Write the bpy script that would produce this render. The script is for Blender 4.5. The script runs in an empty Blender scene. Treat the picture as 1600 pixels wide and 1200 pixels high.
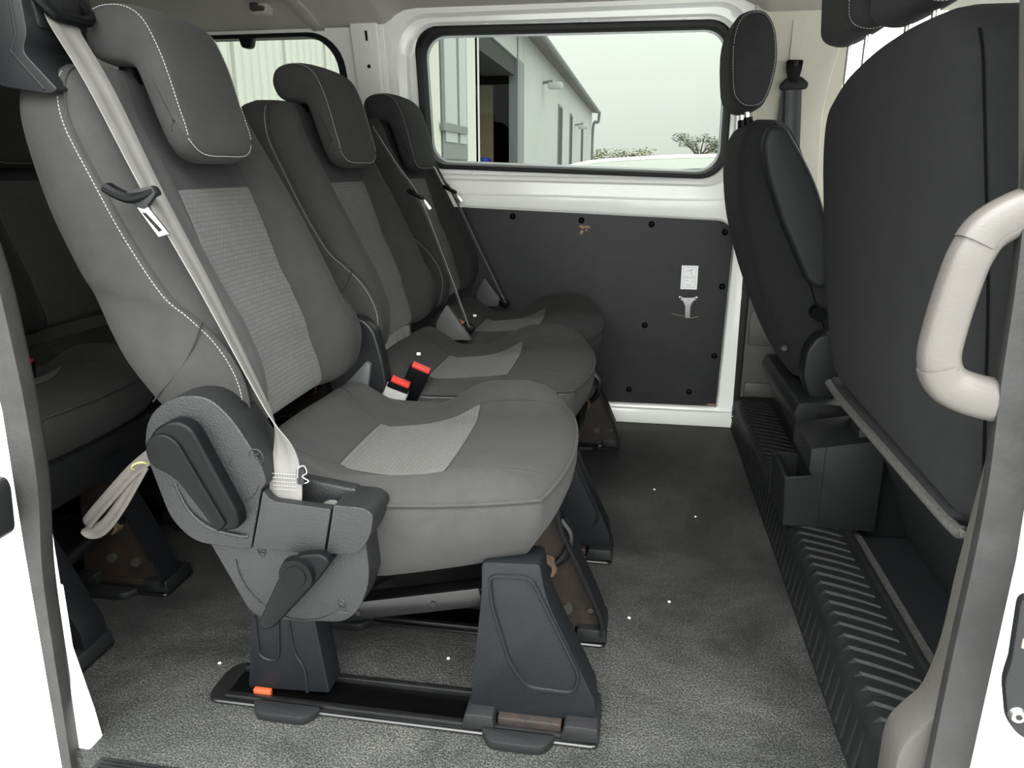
import bpy, bmesh, math, random
from mathutils import Vector, Matrix
random.seed(7)
SC = bpy.context.scene
COL = SC.collection
PI = math.pi

# ------------------------------------------------------------------ camera, sky, exposure
cam_d = bpy.data.cameras.new('camera')
cam_d.sensor_width = 36.0
cam_d.lens = 1150.0 / 1600.0 * 36.0
cam_d.clip_start = 0.02
cam_d.clip_end = 400.0
cam = bpy.data.objects.new('camera', cam_d)
COL.objects.link(cam)
cam.location = (0, 0, 0.85)
cam.rotation_euler = (math.radians(90 - 16.379), 0, math.radians(9.473))
SC.camera = cam

world = bpy.data.worlds.new('sky')
SC.world = world
world.use_nodes = True
wn = world.node_tree.nodes
wl = world.node_tree.links
bg = wn['Background']
tc = wn.new('ShaderNodeTexCoord')
nz = wn.new('ShaderNodeTexNoise')
nz.inputs['Scale'].default_value = 2.2
nz.inputs['Detail'].default_value = 3.0
cr = wn.new('ShaderNodeValToRGB')
cr.color_ramp.elements[0].position = 0.3
cr.color_ramp.elements[0].color = (0.80, 0.84, 0.82, 1)
cr.color_ramp.elements[1].position = 0.75
cr.color_ramp.elements[1].color = (0.97, 0.99, 0.97, 1)
wl.new(tc.outputs['Generated'], nz.inputs['Vector'])
wl.new(nz.outputs['Fac'], cr.inputs['Fac'])
sep = wn.new('ShaderNodeSeparateXYZ')
wl.new(tc.outputs['Generated'], sep.inputs['Vector'])
mrz = wn.new('ShaderNodeMapRange')
mrz.inputs['From Min'].default_value = 0.0
mrz.inputs['From Max'].default_value = 1.0
mrz.inputs['To Min'].default_value = 0.70
mrz.inputs['To Max'].default_value = 2.5
wl.new(sep.outputs['Z'], mrz.inputs['Value'])
mul = wn.new('ShaderNodeMixRGB')
mul.blend_type = 'MULTIPLY'
mul.inputs['Fac'].default_value = 1.0
wl.new(cr.outputs['Color'], mul.inputs['Color1'])
wl.new(mrz.outputs['Result'], mul.inputs['Color2'])
wl.new(mul.outputs['Color'], bg.inputs['Color'])
bg.inputs['Strength'].default_value = 1.0

sun_d = bpy.data.lights.new('overcast_sun', 'SUN')
sun_d.energy = 0.6
sun_d.angle = math.radians(60)
sun_d.color = (1.0, 0.98, 0.94)
sun = bpy.data.objects.new('overcast_sun', sun_d)
COL.objects.link(sun)
sun.rotation_euler = (math.radians(38), 0, math.radians(24))

SC.view_settings.view_transform = 'Standard'
SC.view_settings.look = 'None'
SC.view_settings.gamma = 1.0
SC.view_settings.use_curve_mapping = False
SC.view_settings.exposure = 3.1
SC.cycles.max_bounces = 10
SC.cycles.diffuse_bounces = 6
SC.cycles.transparent_max_bounces = 12


# ------------------------------------------------------------------ materials
def nodemat(name):
    m = bpy.data.materials.new(name)
    m.use_nodes = True
    return m, m.node_tree.nodes, m.node_tree.links, m.node_tree.nodes['Principled BSDF']


def mat(name, col, rough=0.6, metal=0.0, var=0.0, vscale=8.0, bump=0.0, bscale=400.0, spec=0.5, sheen=0.0, col2=None,
        coat=0.0, rvar=0.0):
    m, n, l, b = nodemat(name)
    b.inputs['Base Color'].default_value = (*col, 1)
    b.inputs['Roughness'].default_value = rough
    b.inputs['Metallic'].default_value = metal
    b.inputs['Specular IOR Level'].default_value = spec
    if sheen:
        b.inputs['Sheen Weight'].default_value = sheen
        b.inputs['Sheen Roughness'].default_value = 0.5
    if coat:
        b.inputs['Coat Weight'].default_value = coat
        b.inputs['Coat Roughness'].default_value = 0.08
    t = n.new('ShaderNodeTexCoord')
    if var or rvar:
        z = n.new('ShaderNodeTexNoise')
        z.inputs['Scale'].default_value = vscale
        z.inputs['Detail'].default_value = 6
        z.inputs['Roughness'].default_value = 0.65
        l.new(t.outputs['Object'], z.inputs['Vector'])
        r = n.new('ShaderNodeValToRGB')
        r.color_ramp.elements[0].position = 0.3
        r.color_ramp.elements[1].position = 0.72
        c2 = col2 if col2 else tuple(min(1, c * (1 + var)) for c in col)
        c1 = col if col2 else tuple(c * (1 - var) for c in col)
        r.color_ramp.elements[0].color = (*c1, 1)
        r.color_ramp.elements[1].color = (*c2, 1)
        l.new(z.outputs['Fac'], r.inputs['Fac'])
        l.new(r.outputs['Color'], b.inputs['Base Color'])
        if rvar:
            mr = n.new('ShaderNodeMapRange')
            mr.inputs['To Min'].default_value = max(0.02, rough - rvar)
            mr.inputs['To Max'].default_value = min(1, rough + rvar)
            l.new(z.outputs['Fac'], mr.inputs['Value'])
            l.new(mr.outputs['Result'], b.inputs['Roughness'])
    if bump:
        z2 = n.new('ShaderNodeTexNoise')
        z2.inputs['Scale'].default_value = bscale
        z2.inputs['Detail'].default_value = 2
        l.new(t.outputs['Object'], z2.inputs['Vector'])
        bp = n.new('ShaderNodeBump')
        bp.inputs['Strength'].default_value = bump
        bp.inputs['Distance'].default_value = 0.002
        l.new(z2.outputs['Fac'], bp.inputs['Height'])
        l.new(bp.outputs['Normal'], b.inputs['Normal'])
    return m


FAB = mat('charcoal_seat_fabric', (0.0225, 0.0222, 0.0217), 0.92, var=0.12, vscale=26, bump=0.35, bscale=900, spec=0.12, sheen=0.03)
FABT = mat('black_seat_fabric', (0.019, 0.019, 0.0195), 0.9, var=0.12, vscale=26, bump=0.35, bscale=900, spec=0.12, sheen=0.02)
FABK = mat('front_seat_fabric', (0.0125, 0.0125, 0.0133), 0.92, var=0.1, vscale=20, bump=0.45, bscale=700, spec=0.10, sheen=0.015)
VINYL = mat('black_vinyl', (0.008, 0.0085, 0.0095), 0.6, bump=0.2, bscale=500, spec=0.25)


def woven():
    m, n, l, b = nodemat('woven_insert_fabric')
    b.inputs['Roughness'].default_value = 0.9
    b.inputs['Specular IOR Level'].default_value = 0.2
    b.inputs['Sheen Weight'].default_value = 0.1
    u = n.new('ShaderNodeUVMap')
    br = n.new('ShaderNodeTexBrick')
    br.offset = 0.5
    br.inputs['Color1'].default_value = (0.076, 0.074, 0.070, 1)
    br.inputs['Color2'].default_value = (0.064, 0.062, 0.059, 1)
    br.inputs['Mortar'].default_value = (0.043, 0.042, 0.0405, 1)
    br.inputs['Scale'].default_value = 1.0
    br.inputs['Mortar Size'].default_value = 0.0008
    br.inputs['Mortar Smooth'].default_value = 0.35
    br.inputs['Brick Width'].default_value = 0.0115
    br.inputs['Row Height'].default_value = 0.0075
    l.new(u.outputs['UV'], br.inputs['Vector'])
    z = n.new('ShaderNodeTexNoise')
    z.inputs['Scale'].default_value = 900
    l.new(u.outputs['UV'], z.inputs['Vector'])
    mx = n.new('ShaderNodeMixRGB')
    mx.blend_type = 'MULTIPLY'
    mx.inputs['Fac'].default_value = 0.55
    l.new(br.outputs['Color'], mx.inputs['Color1'])
    l.new(z.outputs['Color'], mx.inputs['Color2'])
    l.new(mx.outputs['Color'], b.inputs['Base Color'])
    bp = n.new('ShaderNodeBump')
    bp.inputs['Strength'].default_value = 0.6
    bp.inputs['Distance'].default_value = 0.0012
    bp.invert = True
    l.new(br.outputs['Fac'], bp.inputs['Height'])
    l.new(bp.outputs['Normal'], b.inputs['Normal'])
    return m


WOV = woven()
THREAD = mat('white_thread', (0.20, 0.195, 0.185), 0.8)
THREADK = mat('black_thread', (0.003, 0.003, 0.0035), 0.9, spec=0.05)
PLG = mat('grained_grey_plastic', (0.0060, 0.0063, 0.0068), 0.42, var=0.06, vscale=60, bump=0.5, bscale=520, spec=0.30)
PLK = mat('smooth_black_plastic', (0.0025, 0.0027, 0.003), 0.36, bump=0.04, bscale=300, spec=0.07)
PLH = mat('satin_black_plastic', (0.0075, 0.0078, 0.0085), 0.36, bump=0.1, bscale=400, spec=0.22)
PLM = mat('matte_black_plastic', (0.0055, 0.0057, 0.0062), 0.5, bump=0.3, bscale=500, spec=0.22)
PLN = mat('blue_black_plastic', (0.0040, 0.0046, 0.0055), 0.48, var=0.08, vscale=30, bump=0.4, bscale=500, spec=0.15)
MTK = mat('black_painted_steel', (0.0035, 0.0035, 0.0038), 0.30, metal=0.0, var=0.4, vscale=40, spec=0.35)
DULL = mat('dull_bolt_steel', (0.045, 0.043, 0.040), 0.4, metal=0.5)
RUST2 = mat('orange_rust', (0.02, 0.014, 0.010), 0.8, var=0.5, vscale=90, col2=(0.085, 0.045, 0.022))
RUST = mat('rusty_black_steel', (0.006, 0.0055, 0.005), 0.5, spec=0.3, var=0.5, vscale=34, col2=(0.016, 0.010, 0.007), bump=0.4, bscale=300)
STEEL = mat('bright_steel', (0.62, 0.62, 0.60), 0.25, metal=1.0)
WHITE = mat('white_vehicle_paint', (0.80, 0.80, 0.765), 0.22, var=0.03, vscale=5, coat=0.35)
WHITEO = mat('white_body_paint', (0.80, 0.81, 0.79), 0.18, coat=0.5, var=0.03, vscale=6)
RUB = mat('black_rubber', (0.005, 0.005, 0.0055), 0.5, spec=0.25)
SEAL = mat('grey_weather_seal', (0.0165, 0.0162, 0.0158), 0.6, spec=0.2, var=0.25, vscale=22, bump=0.25, bscale=220)
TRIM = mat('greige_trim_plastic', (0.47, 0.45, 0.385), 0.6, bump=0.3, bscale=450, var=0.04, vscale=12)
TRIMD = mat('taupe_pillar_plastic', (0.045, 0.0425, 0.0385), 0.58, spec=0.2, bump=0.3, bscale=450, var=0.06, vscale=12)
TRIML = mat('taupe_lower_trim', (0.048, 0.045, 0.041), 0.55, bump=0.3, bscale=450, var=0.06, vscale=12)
GRAB = mat('pale_taupe_plastic', (0.058, 0.0535, 0.049), 0.42, spec=0.3, bump=0.15, bscale=500, var=0.05, vscale=18)
HEAD = mat('grey_headliner_cloth', (0.43, 0.405, 0.37), 0.95, bump=0.3, bscale=700, var=0.05, vscale=6)
BELT = mat('grey_belt_webbing', (0.092, 0.0885, 0.085), 0.75, spec=0.15, var=0.08, vscale=30)
BELTK = mat('black_belt_webbing', (0.030, 0.031, 0.033), 0.6, var=0.1, vscale=40)
BELTD = mat('dark_grey_belt_webbing', (0.17, 0.166, 0.16), 0.7, var=0.1, vscale=40)
STRAP = mat('tan_strap_webbing', (0.07, 0.064, 0.057), 0.85, var=0.1, vscale=60, bump=0.4, bscale=500)
RED = mat('red_plastic', (0.32, 0.022, 0.016), 0.35)
ORANGE = mat('orange_plastic', (0.22, 0.038, 0.012), 0.4)
TAPE = mat('crumpled_silver_tape', (0.22, 0.22, 0.217), 0.4, var=0.1, vscale=60, bump=0.9, bscale=90)
PAPER = mat('white_paper', (0.80, 0.80, 0.80), 0.6)
INK = mat('grey_ink', (0.30, 0.30, 0.31), 0.7)
DUST = mat('dusty_carpet', (0.042, 0.040, 0.0375), 0.95, var=0.45, vscale=160, bump=0.6, bscale=400)
YELLOW = mat('yellow_thread', (0.35, 0.32, 0.09), 0.7)
TREAD = mat('black_tread_rubber', (0.0062, 0.0064, 0.0068), 0.55, spec=0.16, var=0.35, vscale=26, bump=0.3, bscale=500)
BOARD = mat('wood_scar', (0.25, 0.17, 0.10), 0.8, var=0.5, vscale=200)


def floor_mat():
    m, n, l, b = nodemat('pebbled_floor_rubber')
    t = n.new('ShaderNodeTexCoord')
    z = n.new('ShaderNodeTexNoise')
    z.inputs['Scale'].default_value = 2.6
    z.inputs['Detail'].default_value = 10
    z.inputs['Roughness'].default_value = 0.74
    z.inputs['Distortion'].default_value = 0.4
    l.new(t.outputs['Object'], z.inputs['Vector'])
    r = n.new('ShaderNodeValToRGB')
    r.color_ramp.elements[0].position = 0.40
    r.color_ramp.elements[1].position = 0.70
    r.color_ramp.elements[0].color = (0.0135, 0.0140, 0.0138, 1)
    r.color_ramp.elements[1].color = (0.048, 0.0475, 0.0452, 1)
    l.new(z.outputs['Fac'], r.inputs['Fac'])
    v = n.new('ShaderNodeTexVoronoi')
    v.inputs['Scale'].default_value = 300
    l.new(t.outputs['Object'], v.inputs['Vector'])
    z2 = n.new('ShaderNodeTexNoise')
    z2.inputs['Scale'].default_value = 330
    z2.inputs['Detail'].default_value = 2
    l.new(t.outputs['Object'], z2.inputs['Vector'])
    r2 = n.new('ShaderNodeValToRGB')
    r2.color_ramp.elements[0].position = 0.42
    r2.color_ramp.elements[1].position = 0.66
    r2.color_ramp.elements[0].color = (0.38, 0.38, 0.38, 1)
    r2.color_ramp.elements[1].color = (2.0, 2.0, 1.95, 1)
    l.new(z2.outputs['Fac'], r2.inputs['Fac'])
    mx = n.new('ShaderNodeMixRGB')
    mx.blend_type = 'MULTIPLY'
    mx.inputs['Fac'].default_value = 0.9
    l.new(r.outputs['Color'], mx.inputs['Color1'])
    l.new(r2.outputs['Color'], mx.inputs['Color2'])
    l.new(mx.outputs['Color'], b.inputs['Base Color'])
    bp = n.new('ShaderNodeBump')
    bp.inputs['Strength'].default_value = 0.7
    bp.inputs['Distance'].default_value = 0.0015
    l.new(v.outputs['Distance'], bp.inputs['Height'])
    l.new(bp.outputs['Normal'], b.inputs['Normal'])
    b.inputs['Roughness'].default_value = 0.55
    b.inputs['Specular IOR Level'].default_value = 0.25
    return m


FLOOR = floor_mat()
PLY = mat('black_faced_plywood', (0.0135, 0.0137, 0.014), 0.45, spec=0.25, var=0.35, vscale=7, bump=0.25, bscale=380, rvar=0.1)


def glass_mat(name, tint, rough=0.0):
    m, n, l, b = nodemat(name)
    out = n['Material Output']
    n.remove(b)
    tr = n.new('ShaderNodeBsdfTransparent')
    tr.inputs['Color'].default_value = (*tint, 1)
    gl = n.new('ShaderNodeBsdfGlossy')
    gl.inputs['Roughness'].default_value = rough
    fr = n.new('ShaderNodeFresnel')
    fr.inputs['IOR'].default_value = 1.13
    mx = n.new('ShaderNodeMixShader')
    l.new(fr.outputs['Fac'], mx.inputs['Fac'])
    l.new(tr.outputs['BSDF'], mx.inputs[1])
    l.new(gl.outputs['BSDF'], mx.inputs[2])
    l.new(mx.outputs['Shader'], out.inputs['Surface'])
    return m


GLASS = glass_mat('green_tinted_glass', (0.128, 0.137, 0.123))
CLEAR = glass_mat('clear_glass', (0.85, 0.88, 0.85))
CLAD = mat('pale_steel_cladding', (0.70, 0.71, 0.66), 0.5, var=0.04, vscale=1.5)
CLADG = mat('pale_grey_render', (0.50, 0.52, 0.51), 0.7, var=0.06, vscale=0.8)
FRAMEG = mat('grey_door_frame', (0.20, 0.22, 0.22), 0.5)
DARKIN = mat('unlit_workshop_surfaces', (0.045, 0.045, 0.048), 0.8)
TAN = mat('tan_board', (0.30, 0.24, 0.15), 0.8)
BLUE = mat('blue_plastic', (0.02, 0.04, 0.35), 0.4)
SOFF = mat('brown_grey_roof_sheet', (0.20, 0.19, 0.18), 0.8, var=0.2, vscale=1.0)
ASPH = mat('pale_concrete_yard', (0.30, 0.30, 0.29), 0.9, var=0.15, vscale=2)
CARW = mat('white_car_paint', (0.80, 0.82, 0.80), 0.15, coat=0.6)
CARG = mat('car_window_glass', (0.12, 0.16, 0.20), 0.08, spec=0.8)
TYRE = mat('tyre_rubber', (0.02, 0.02, 0.02), 0.7)
LEAF = mat('green_leaves', (0.055, 0.085, 0.022), 0.7, var=0.5, vscale=0.9)
LEAFY = mat('yellow_green_leaves', (0.16, 0.15, 0.04), 0.7, var=0.4, vscale=0.8)
BARK = mat('brown_bark', (0.09, 0.07, 0.05), 0.9)


# ------------------------------------------------------------------ object helpers
def tag(o, label=None, cat=None, group=None, kind=None):
    if label:
        o['label'] = label
    if cat:
        o['category'] = cat
    if group:
        o['group'] = group
    if kind:
        o['kind'] = kind
    return o


def thing(name, label, cat, loc=(0, 0, 0), group=None):
    o = bpy.data.objects.new(name, None)
    o.empty_display_size = 0.05
    COL.objects.link(o)
    o.location = loc
    return tag(o, label, cat, group)


def wloc(o):
    v = Vector((0, 0, 0))
    while o is not None:
        v += o.location
        o = o.parent
    return v


def link(name, me, parent=None, loc=None):
    o = bpy.data.objects.new(name, me)
    COL.objects.link(o)
    if parent is not None:
        o.parent = parent
    if loc is not None:
        o.location = loc
    return o


def finish(me, mats, smooth=True, angle=38):
    for m in (mats if isinstance(mats, (list, tuple)) else [mats]):
        me.materials.append(m)
    if smooth:
        me.polygons.foreach_set('use_smooth', [True] * len(me.polygons))
        me.set_sharp_from_angle(angle=math.radians(angle))
    me.update()
    return me


def from_bm(bm, name, mats, smooth=True, angle=38, recalc=True):
    if recalc:
        bmesh.ops.recalc_face_normals(bm, faces=bm.faces[:])
    me = bpy.data.meshes.new(name)
    bm.to_mesh(me)
    bm.free()
    return finish(me, mats, smooth, angle)


def obj(name, bm, mats, parent=None, smooth=True, angle=38, recalc=True):
    """bm is in world coordinates (or in the coordinates of an unmoved parent): made local to its parent"""
    off = wloc(parent) if parent is not None else Vector((0, 0, 0))
    if parent is not None and off.length > 0:
        bmesh.ops.translate(bm, verts=bm.verts[:], vec=-off)
    return link(name, from_bm(bm, name, mats, smooth, angle, recalc), parent)


def bevel(bm, w, seg=2, ang=30):
    es = [e for e in bm.edges if len(e.link_faces) == 2 and e.calc_face_angle(0) > math.radians(ang)]
    if es and w > 0:
        bmesh.ops.bevel(bm, geom=es, offset=w, segments=seg, affect='EDGES', profile=0.5, clamp_overlap=True)


def rounded(pts, r, n=5):
    """round the corners of a 2D polygon; r a number or one per corner"""
    out = []
    k = len(pts)
    for i in range(k):
        p0, p1, p2 = Vector(pts[i - 1]), Vector(pts[i]), Vector(pts[(i + 1) % k])
        rr = r[i] if isinstance(r, (list, tuple)) else r
        a = (p0 - p1)
        b = (p2 - p1)
        d = min(rr, a.length * 0.48, b.length * 0.48)
        if d < 1e-5:
            out.append(tuple(p1))
            continue
        q0 = p1 + a.normalized() * d
        q2 = p1 + b.normalized() * d
        for j in range(n + 1):
            t = j / n
            out.append(tuple(q0 * (1 - t) ** 2 + p1 * 2 * t * (1 - t) + q2 * t * t))
    return out


def prism(poly, y0, y1, bev=0.0, seg=2, axis='y', bm=None, ang=30):
    """polygon in (x, z) (axis y), (x, y) (axis z) or (y, z) (axis x), extruded between the two values"""
    own = bm is None
    b = bmesh.new()

    def mk(p, t):
        if axis == 'y':
            return (p[0], t, p[1])
        if axis == 'z':
            return (p[0], p[1], t)
        return (t, p[0], p[1])
    lo = [b.verts.new(mk(p, y0)) for p in poly]
    hi = [b.verts.new(mk(p, y1)) for p in poly]
    n = len(poly)
    b.faces.new(lo)
    b.faces.new(hi[::-1])
    for i in range(n):
        b.faces.new((lo[i], lo[(i + 1) % n], hi[(i + 1) % n], hi[i]))
    bmesh.ops.recalc_face_normals(b, faces=b.faces[:])
    if bev:
        bevel(b, bev, seg, ang)
    if own:
        return b
    merge(bm, b)
    return bm


def merge(bm, b2):
    me = bpy.data.meshes.new('tmp')
    b2.to_mesh(me)
    b2.free()
    bm.from_mesh(me)
    bpy.data.meshes.remove(me)
    return bm


def box(c, s, bev=0.0, seg=2, bm=None, rot=None):
    b = bmesh.new()
    bmesh.ops.create_cube(b, size=1.0)
    for v in b.verts:
        v.co = Vector((v.co.x * s[0], v.co.y * s[1], v.co.z * s[2]))
    if bev:
        bevel(b, bev, seg)
    if rot is not None:
        bmesh.ops.transform(b, matrix=rot.to_4x4(), verts=b.verts[:])
    bmesh.ops.translate(b, verts=b.verts[:], vec=Vector(c))
    if bm is None:
        return b
    return merge(bm, b)


def cyl(p0, p1, r0, r1=None, n=16, bev=0.0, bm=None):
    p0, p1 = Vector(p0), Vector(p1)
    r1 = r0 if r1 is None else r1
    b = bmesh.new()
    d = (p1 - p0)
    q = d.to_track_quat('Z', 'Y').to_matrix()
    a = [b.verts.new(p0 + q @ Vector((r0 * math.cos(2 * PI * i / n), r0 * math.sin(2 * PI * i / n), 0))) for i in range(n)]
    c = [b.verts.new(p1 + q @ Vector((r1 * math.cos(2 * PI * i / n), r1 * math.sin(2 * PI * i / n), 0))) for i in range(n)]
    b.faces.new(a[::-1])
    b.faces.new(c)
    for i in range(n):
        b.faces.new((a[i], a[(i + 1) % n], c[(i + 1) % n], c[i]))
    if bev:
        bevel(b, bev, 2, 50)
    if bm is None:
        return b
    return merge(bm, b)


def dome(c, r, h, nrm, n=12, k=4, bm=None):
    """a shallow button: cap of radius r and height h pointing along nrm"""
    b = bmesh.new()
    q = Vector(nrm).to_track_quat('Z', 'Y').to_matrix()
    rings = []
    for j in range(k):
        t = j / k * PI / 2
        rings.append([b.verts.new(Vector(c) + q @ Vector((r * math.cos(t) * math.cos(2 * PI * i / n), r * math.cos(t) * math.sin(2 * PI * i / n), h * math.sin(t)))) for i in range(n)])
    top = b.verts.new(Vector(c) + q @ Vector((0, 0, h)))
    for j in range(k - 1):
        for i in range(n):
            b.faces.new((rings[j][i], rings[j][(i + 1) % n], rings[j + 1][(i + 1) % n], rings[j + 1][i]))
    for i in range(n):
        b.faces.new((rings[-1][i], rings[-1][(i + 1) % n], top))
    b.faces.new(rings[0][::-1])
    if bm is None:
        return b
    return merge(bm, b)


def catmull(pts, k=6, closed=False):
    P = [Vector(p) for p in pts]
    n = len(P)
    out = []
    rng = n if closed else n - 1
    for i in range(rng):
        p1, p2 = P[i], P[(i + 1) % n]
        p0 = P[i - 1] if (closed or i > 0) else p1 * 2 - p2
        p3 = P[(i + 2) % n] if (closed or i + 2 < n) else p2 * 2 - p1
        for j in range(k):
            t = j / k
            out.append(0.5 * ((2 * p1) + (p2 - p0) * t + (2 * p0 - 5 * p1 + 4 * p2 - p3) * t * t + (3 * p1 - p0 - 3 * p2 + p3) * t ** 3))
    if not closed:
        out.append(P[-1].copy())
    return out


def tube(path, r, n=8, closed=False, bm=None, cap=True):
    b = bmesh.new()
    P = [Vector(p) for p in path]
    m = len(P)
    rings = []
    up = None
    for i in range(m):
        if closed:
            t = (P[(i + 1) % m] - P[i - 1])
        else:
            t = P[min(i + 1, m - 1)] - P[max(i - 1, 0)]
        if t.length < 1e-9:
            t = Vector((0, 0, 1))
        t.normalize()
        if up is None:
            up = t.orthogonal().normalized()
        up = (up - t * up.dot(t))
        up = up.normalized() if up.length > 1e-6 else t.orthogonal().normalized()
        s = t.cross(up)
        rr = r[i] if isinstance(r, (list, tuple)) else r
        rings.append([b.verts.new(P[i] + (up * math.cos(2 * PI * j / n) + s * math.sin(2 * PI * j / n)) * rr) for j in range(n)])
    for i in range(m if closed else m - 1):
        A, B = rings[i], rings[(i + 1) % m]
        for j in range(n):
            b.faces.new((A[j], A[(j + 1) % n], B[(j + 1) % n], B[j]))
    if not closed and cap:
        b.faces.new(rings[0][::-1])
        b.faces.new(rings[-1])
    if bm is None:
        return b
    return merge(bm, b)


def sweep(path, sec, side, bm=None):
    """section points (a, b): a along the side vector, b along tangent x side"""
    b = bmesh.new()
    P = [Vector(p) for p in path]
    m = len(P)
    rings = []
    for i in range(m):
        t = (P[min(i + 1, m - 1)] - P[max(i - 1, 0)]).normalized()
        s = Vector(side[i] if isinstance(side, list) else side)
        s = (s - t * s.dot(t)).normalized()
        u = t.cross(s)
        sc = sec[i] if isinstance(sec[0], list) else sec
        rings.append([b.verts.new(P[i] + s * a + u * c) for a, c in sc])
    n = len(rings[0])
    for i in range(m - 1):
        for j in range(n):
            b.faces.new((rings[i][j], rings[i][(j + 1) % n], rings[i + 1][(j + 1) % n], rings[i + 1][j]))
    b.faces.new(rings[0][::-1])
    b.faces.new(rings[-1])
    if bm is None:
        return b
    return merge(bm, b)


def ribbon(path, wid, half, th=0.0012, k=6):
    """flat webbing: path points, a width direction per point"""
    P = catmull(path, k)
    W = catmull(wid, k)
    sec = []
    b = bmesh.new()
    rings = []
    m = len(P)
    for i in range(m):
        t = (P[min(i + 1, m - 1)] - P[max(i - 1, 0)]).normalized()
        w = (W[i] - t * W[i].dot(t)).normalized()
        nn = t.cross(w)
        h = half[min(len(half) - 1, i // k)] if isinstance(half, list) else half
        r = []
        for a, c in ((-1, -.6), (-.7, -1), (-.35, -1), (-.3, -.6), (0, -.6), (.3, -.6), (.35, -1), (.7, -1), (1, -.6),
                     (1, .6), (.7, 1), (.35, 1), (.3, .6), (0, .6), (-.3, .6), (-.35, 1), (-.7, 1), (-1, .6)):
            r.append(b.verts.new(P[i] + w * a * h + nn * c * th))
        rings.append(r)
    n = len(rings[0])
    for i in range(m - 1):
        for j in range(n):
            b.faces.new((rings[i][j], rings[i][(j + 1) % n], rings[i + 1][(j + 1) % n], rings[i + 1][j]))
    b.faces.new(rings[0][::-1])
    b.faces.new(rings[-1])
    return b


def resample(path, step):
    P = [Vector(p) for p in path]
    out = [P[0].copy()]
    acc = 0.0
    for i in range(len(P) - 1):
        d = (P[i + 1] - P[i]).length
        if d < 1e-9:
            continue
        t = step - acc
        while t <= d:
            out.append(P[i].lerp(P[i + 1], t / d))
            t += step
        acc = d - (t - step)
    return out


def stitches(path, bm=None, pitch=0.0052, duty=0.66, w=0.0007):
    """a row of separate stitches lying along a path"""
    b = bmesh.new() if bm is None else bm
    R = resample(path, pitch)
    for i in range(len(R) - 1):
        a = R[i]
        c = R[i].lerp(R[i + 1], duty)
        d = (c - a)
        if d.length < 1e-6:
            continue
        t = d.normalized()
        s = t.orthogonal().normalized() * w
        u = t.cross(s)
        v = [b.verts.new(a + s), b.verts.new(a + u), b.verts.new(a - s), b.verts.new(a - u),
             b.verts.new(c + s), b.verts.new(c + u), b.verts.new(c - s), b.verts.new(c - u)]
        for j in range(4):
            b.faces.new((v[j], v[(j + 1) % 4], v[4 + (j + 1) % 4], v[4 + j]))
        b.faces.new(v[3::-1])
        b.faces.new(v[4:])
    return b


def loops_strip(loops, bm=None, closed_caps=(False, False)):
    """bridge a list of equal-length closed loops of 3D points"""
    b = bmesh.new() if bm is None else bm
    R = [[b.verts.new(p) for p in L] for L in loops]
    n = len(R[0])
    for i in range(len(R) - 1):
        for j in range(n):
            b.faces.new((R[i][j], R[i][(j + 1) % n], R[i + 1][(j + 1) % n], R[i + 1][j]))
    if closed_caps[0]:
        b.faces.new(R[0][::-1])
    if closed_caps[1]:
        b.faces.new(R[-1])
    return b


def rq(q, r, Y, n=8):
    """rounded quad TL TR BR BL in (x, z) at depth Y; corner radii r; 4(n+1) points"""
    out = []
    for i in range(4):
        p0, p1, p2 = Vector(q[i - 1]), Vector(q[i]), Vector(q[(i + 1) % 4])
        rr = r[i] if isinstance(r, (list, tuple)) else r
        a = (p0 - p1).normalized()
        c = (p2 - p1).normalized()
        for j in range(n + 1):
            t = j / n
            # near-circular corner from a rational quadratic
            w = 0.75
            d = (1 - t) ** 2 + 2 * w * t * (1 - t) + t * t
            v = ((p1 + a * rr) * (1 - t) ** 2 + p1 * 2 * w * t * (1 - t) + (p1 + c * rr) * t * t) / d
            out.append((v[0], Y, v[1]))
    return out


# ------------------------------------------------------------------ SETTING: van shell
def struct(o):
    o['kind'] = 'structure'
    return o


b = box((-1.03, 1.64, -0.02), (2.75, 1.70, 0.04))
fl = struct(obj('floor', b, FLOOR))

# headliner, curved down to the side walls
prof_lo = [(2.52, 1.285), (2.46, 1.287), (2.38, 1.318), (2.28, 1.338), (2.1, 1.352), (1.6, 1.36), (1.1, 1.352), (0.86, 1.33), (0.76, 1.29), (0.76, 1.42), (2.52, 1.42)]
prof_hi = [(2.52, 1.331), (2.46, 1.333), (2.38, 1.341), (2.28, 1.348), (2.1, 1.354), (1.6, 1.36), (1.1, 1.352), (0.86, 1.33), (0.76, 1.29), (0.76, 1.42), (2.52, 1.42)]
sta = []
for X, t in ((-2.45, 0), (-0.83, 0), (-0.815, .15), (-0.79, .6), (-0.76, .9), (-0.72, 1), (0.22, 1), (0.27, .9), (0.31, .5), (0.335, .1), (0.35, 0), (2.0, 0)):
    sta.append([(X, a[0], a[1] + (c[1] - a[1]) * t) for a, c in zip(prof_lo, prof_hi)])
ceil = struct(obj('ceiling', loops_strip(sta, closed_caps=(True, True)), HEAD, angle=45))
b = prism(rounded([(2.5, 1.275), (2.5, 1.35), (2.0, 1.37), (2.0, 1.345), (2.3, 1.328), (2.42, 1.296)], 0.004), -1.075, -1.035, 0.006, 2, 'x')
obj('headliner_fold', b, HEAD, ceil)

# far side wall: pressed white sheet, upper half with the window recess
YW = 2.475
SPL = 0.765


def quad(x0, x1, z0, z1):
    return [(x0, z1), (x1, z1), (x1, z0), (x0, z0)]


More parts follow.
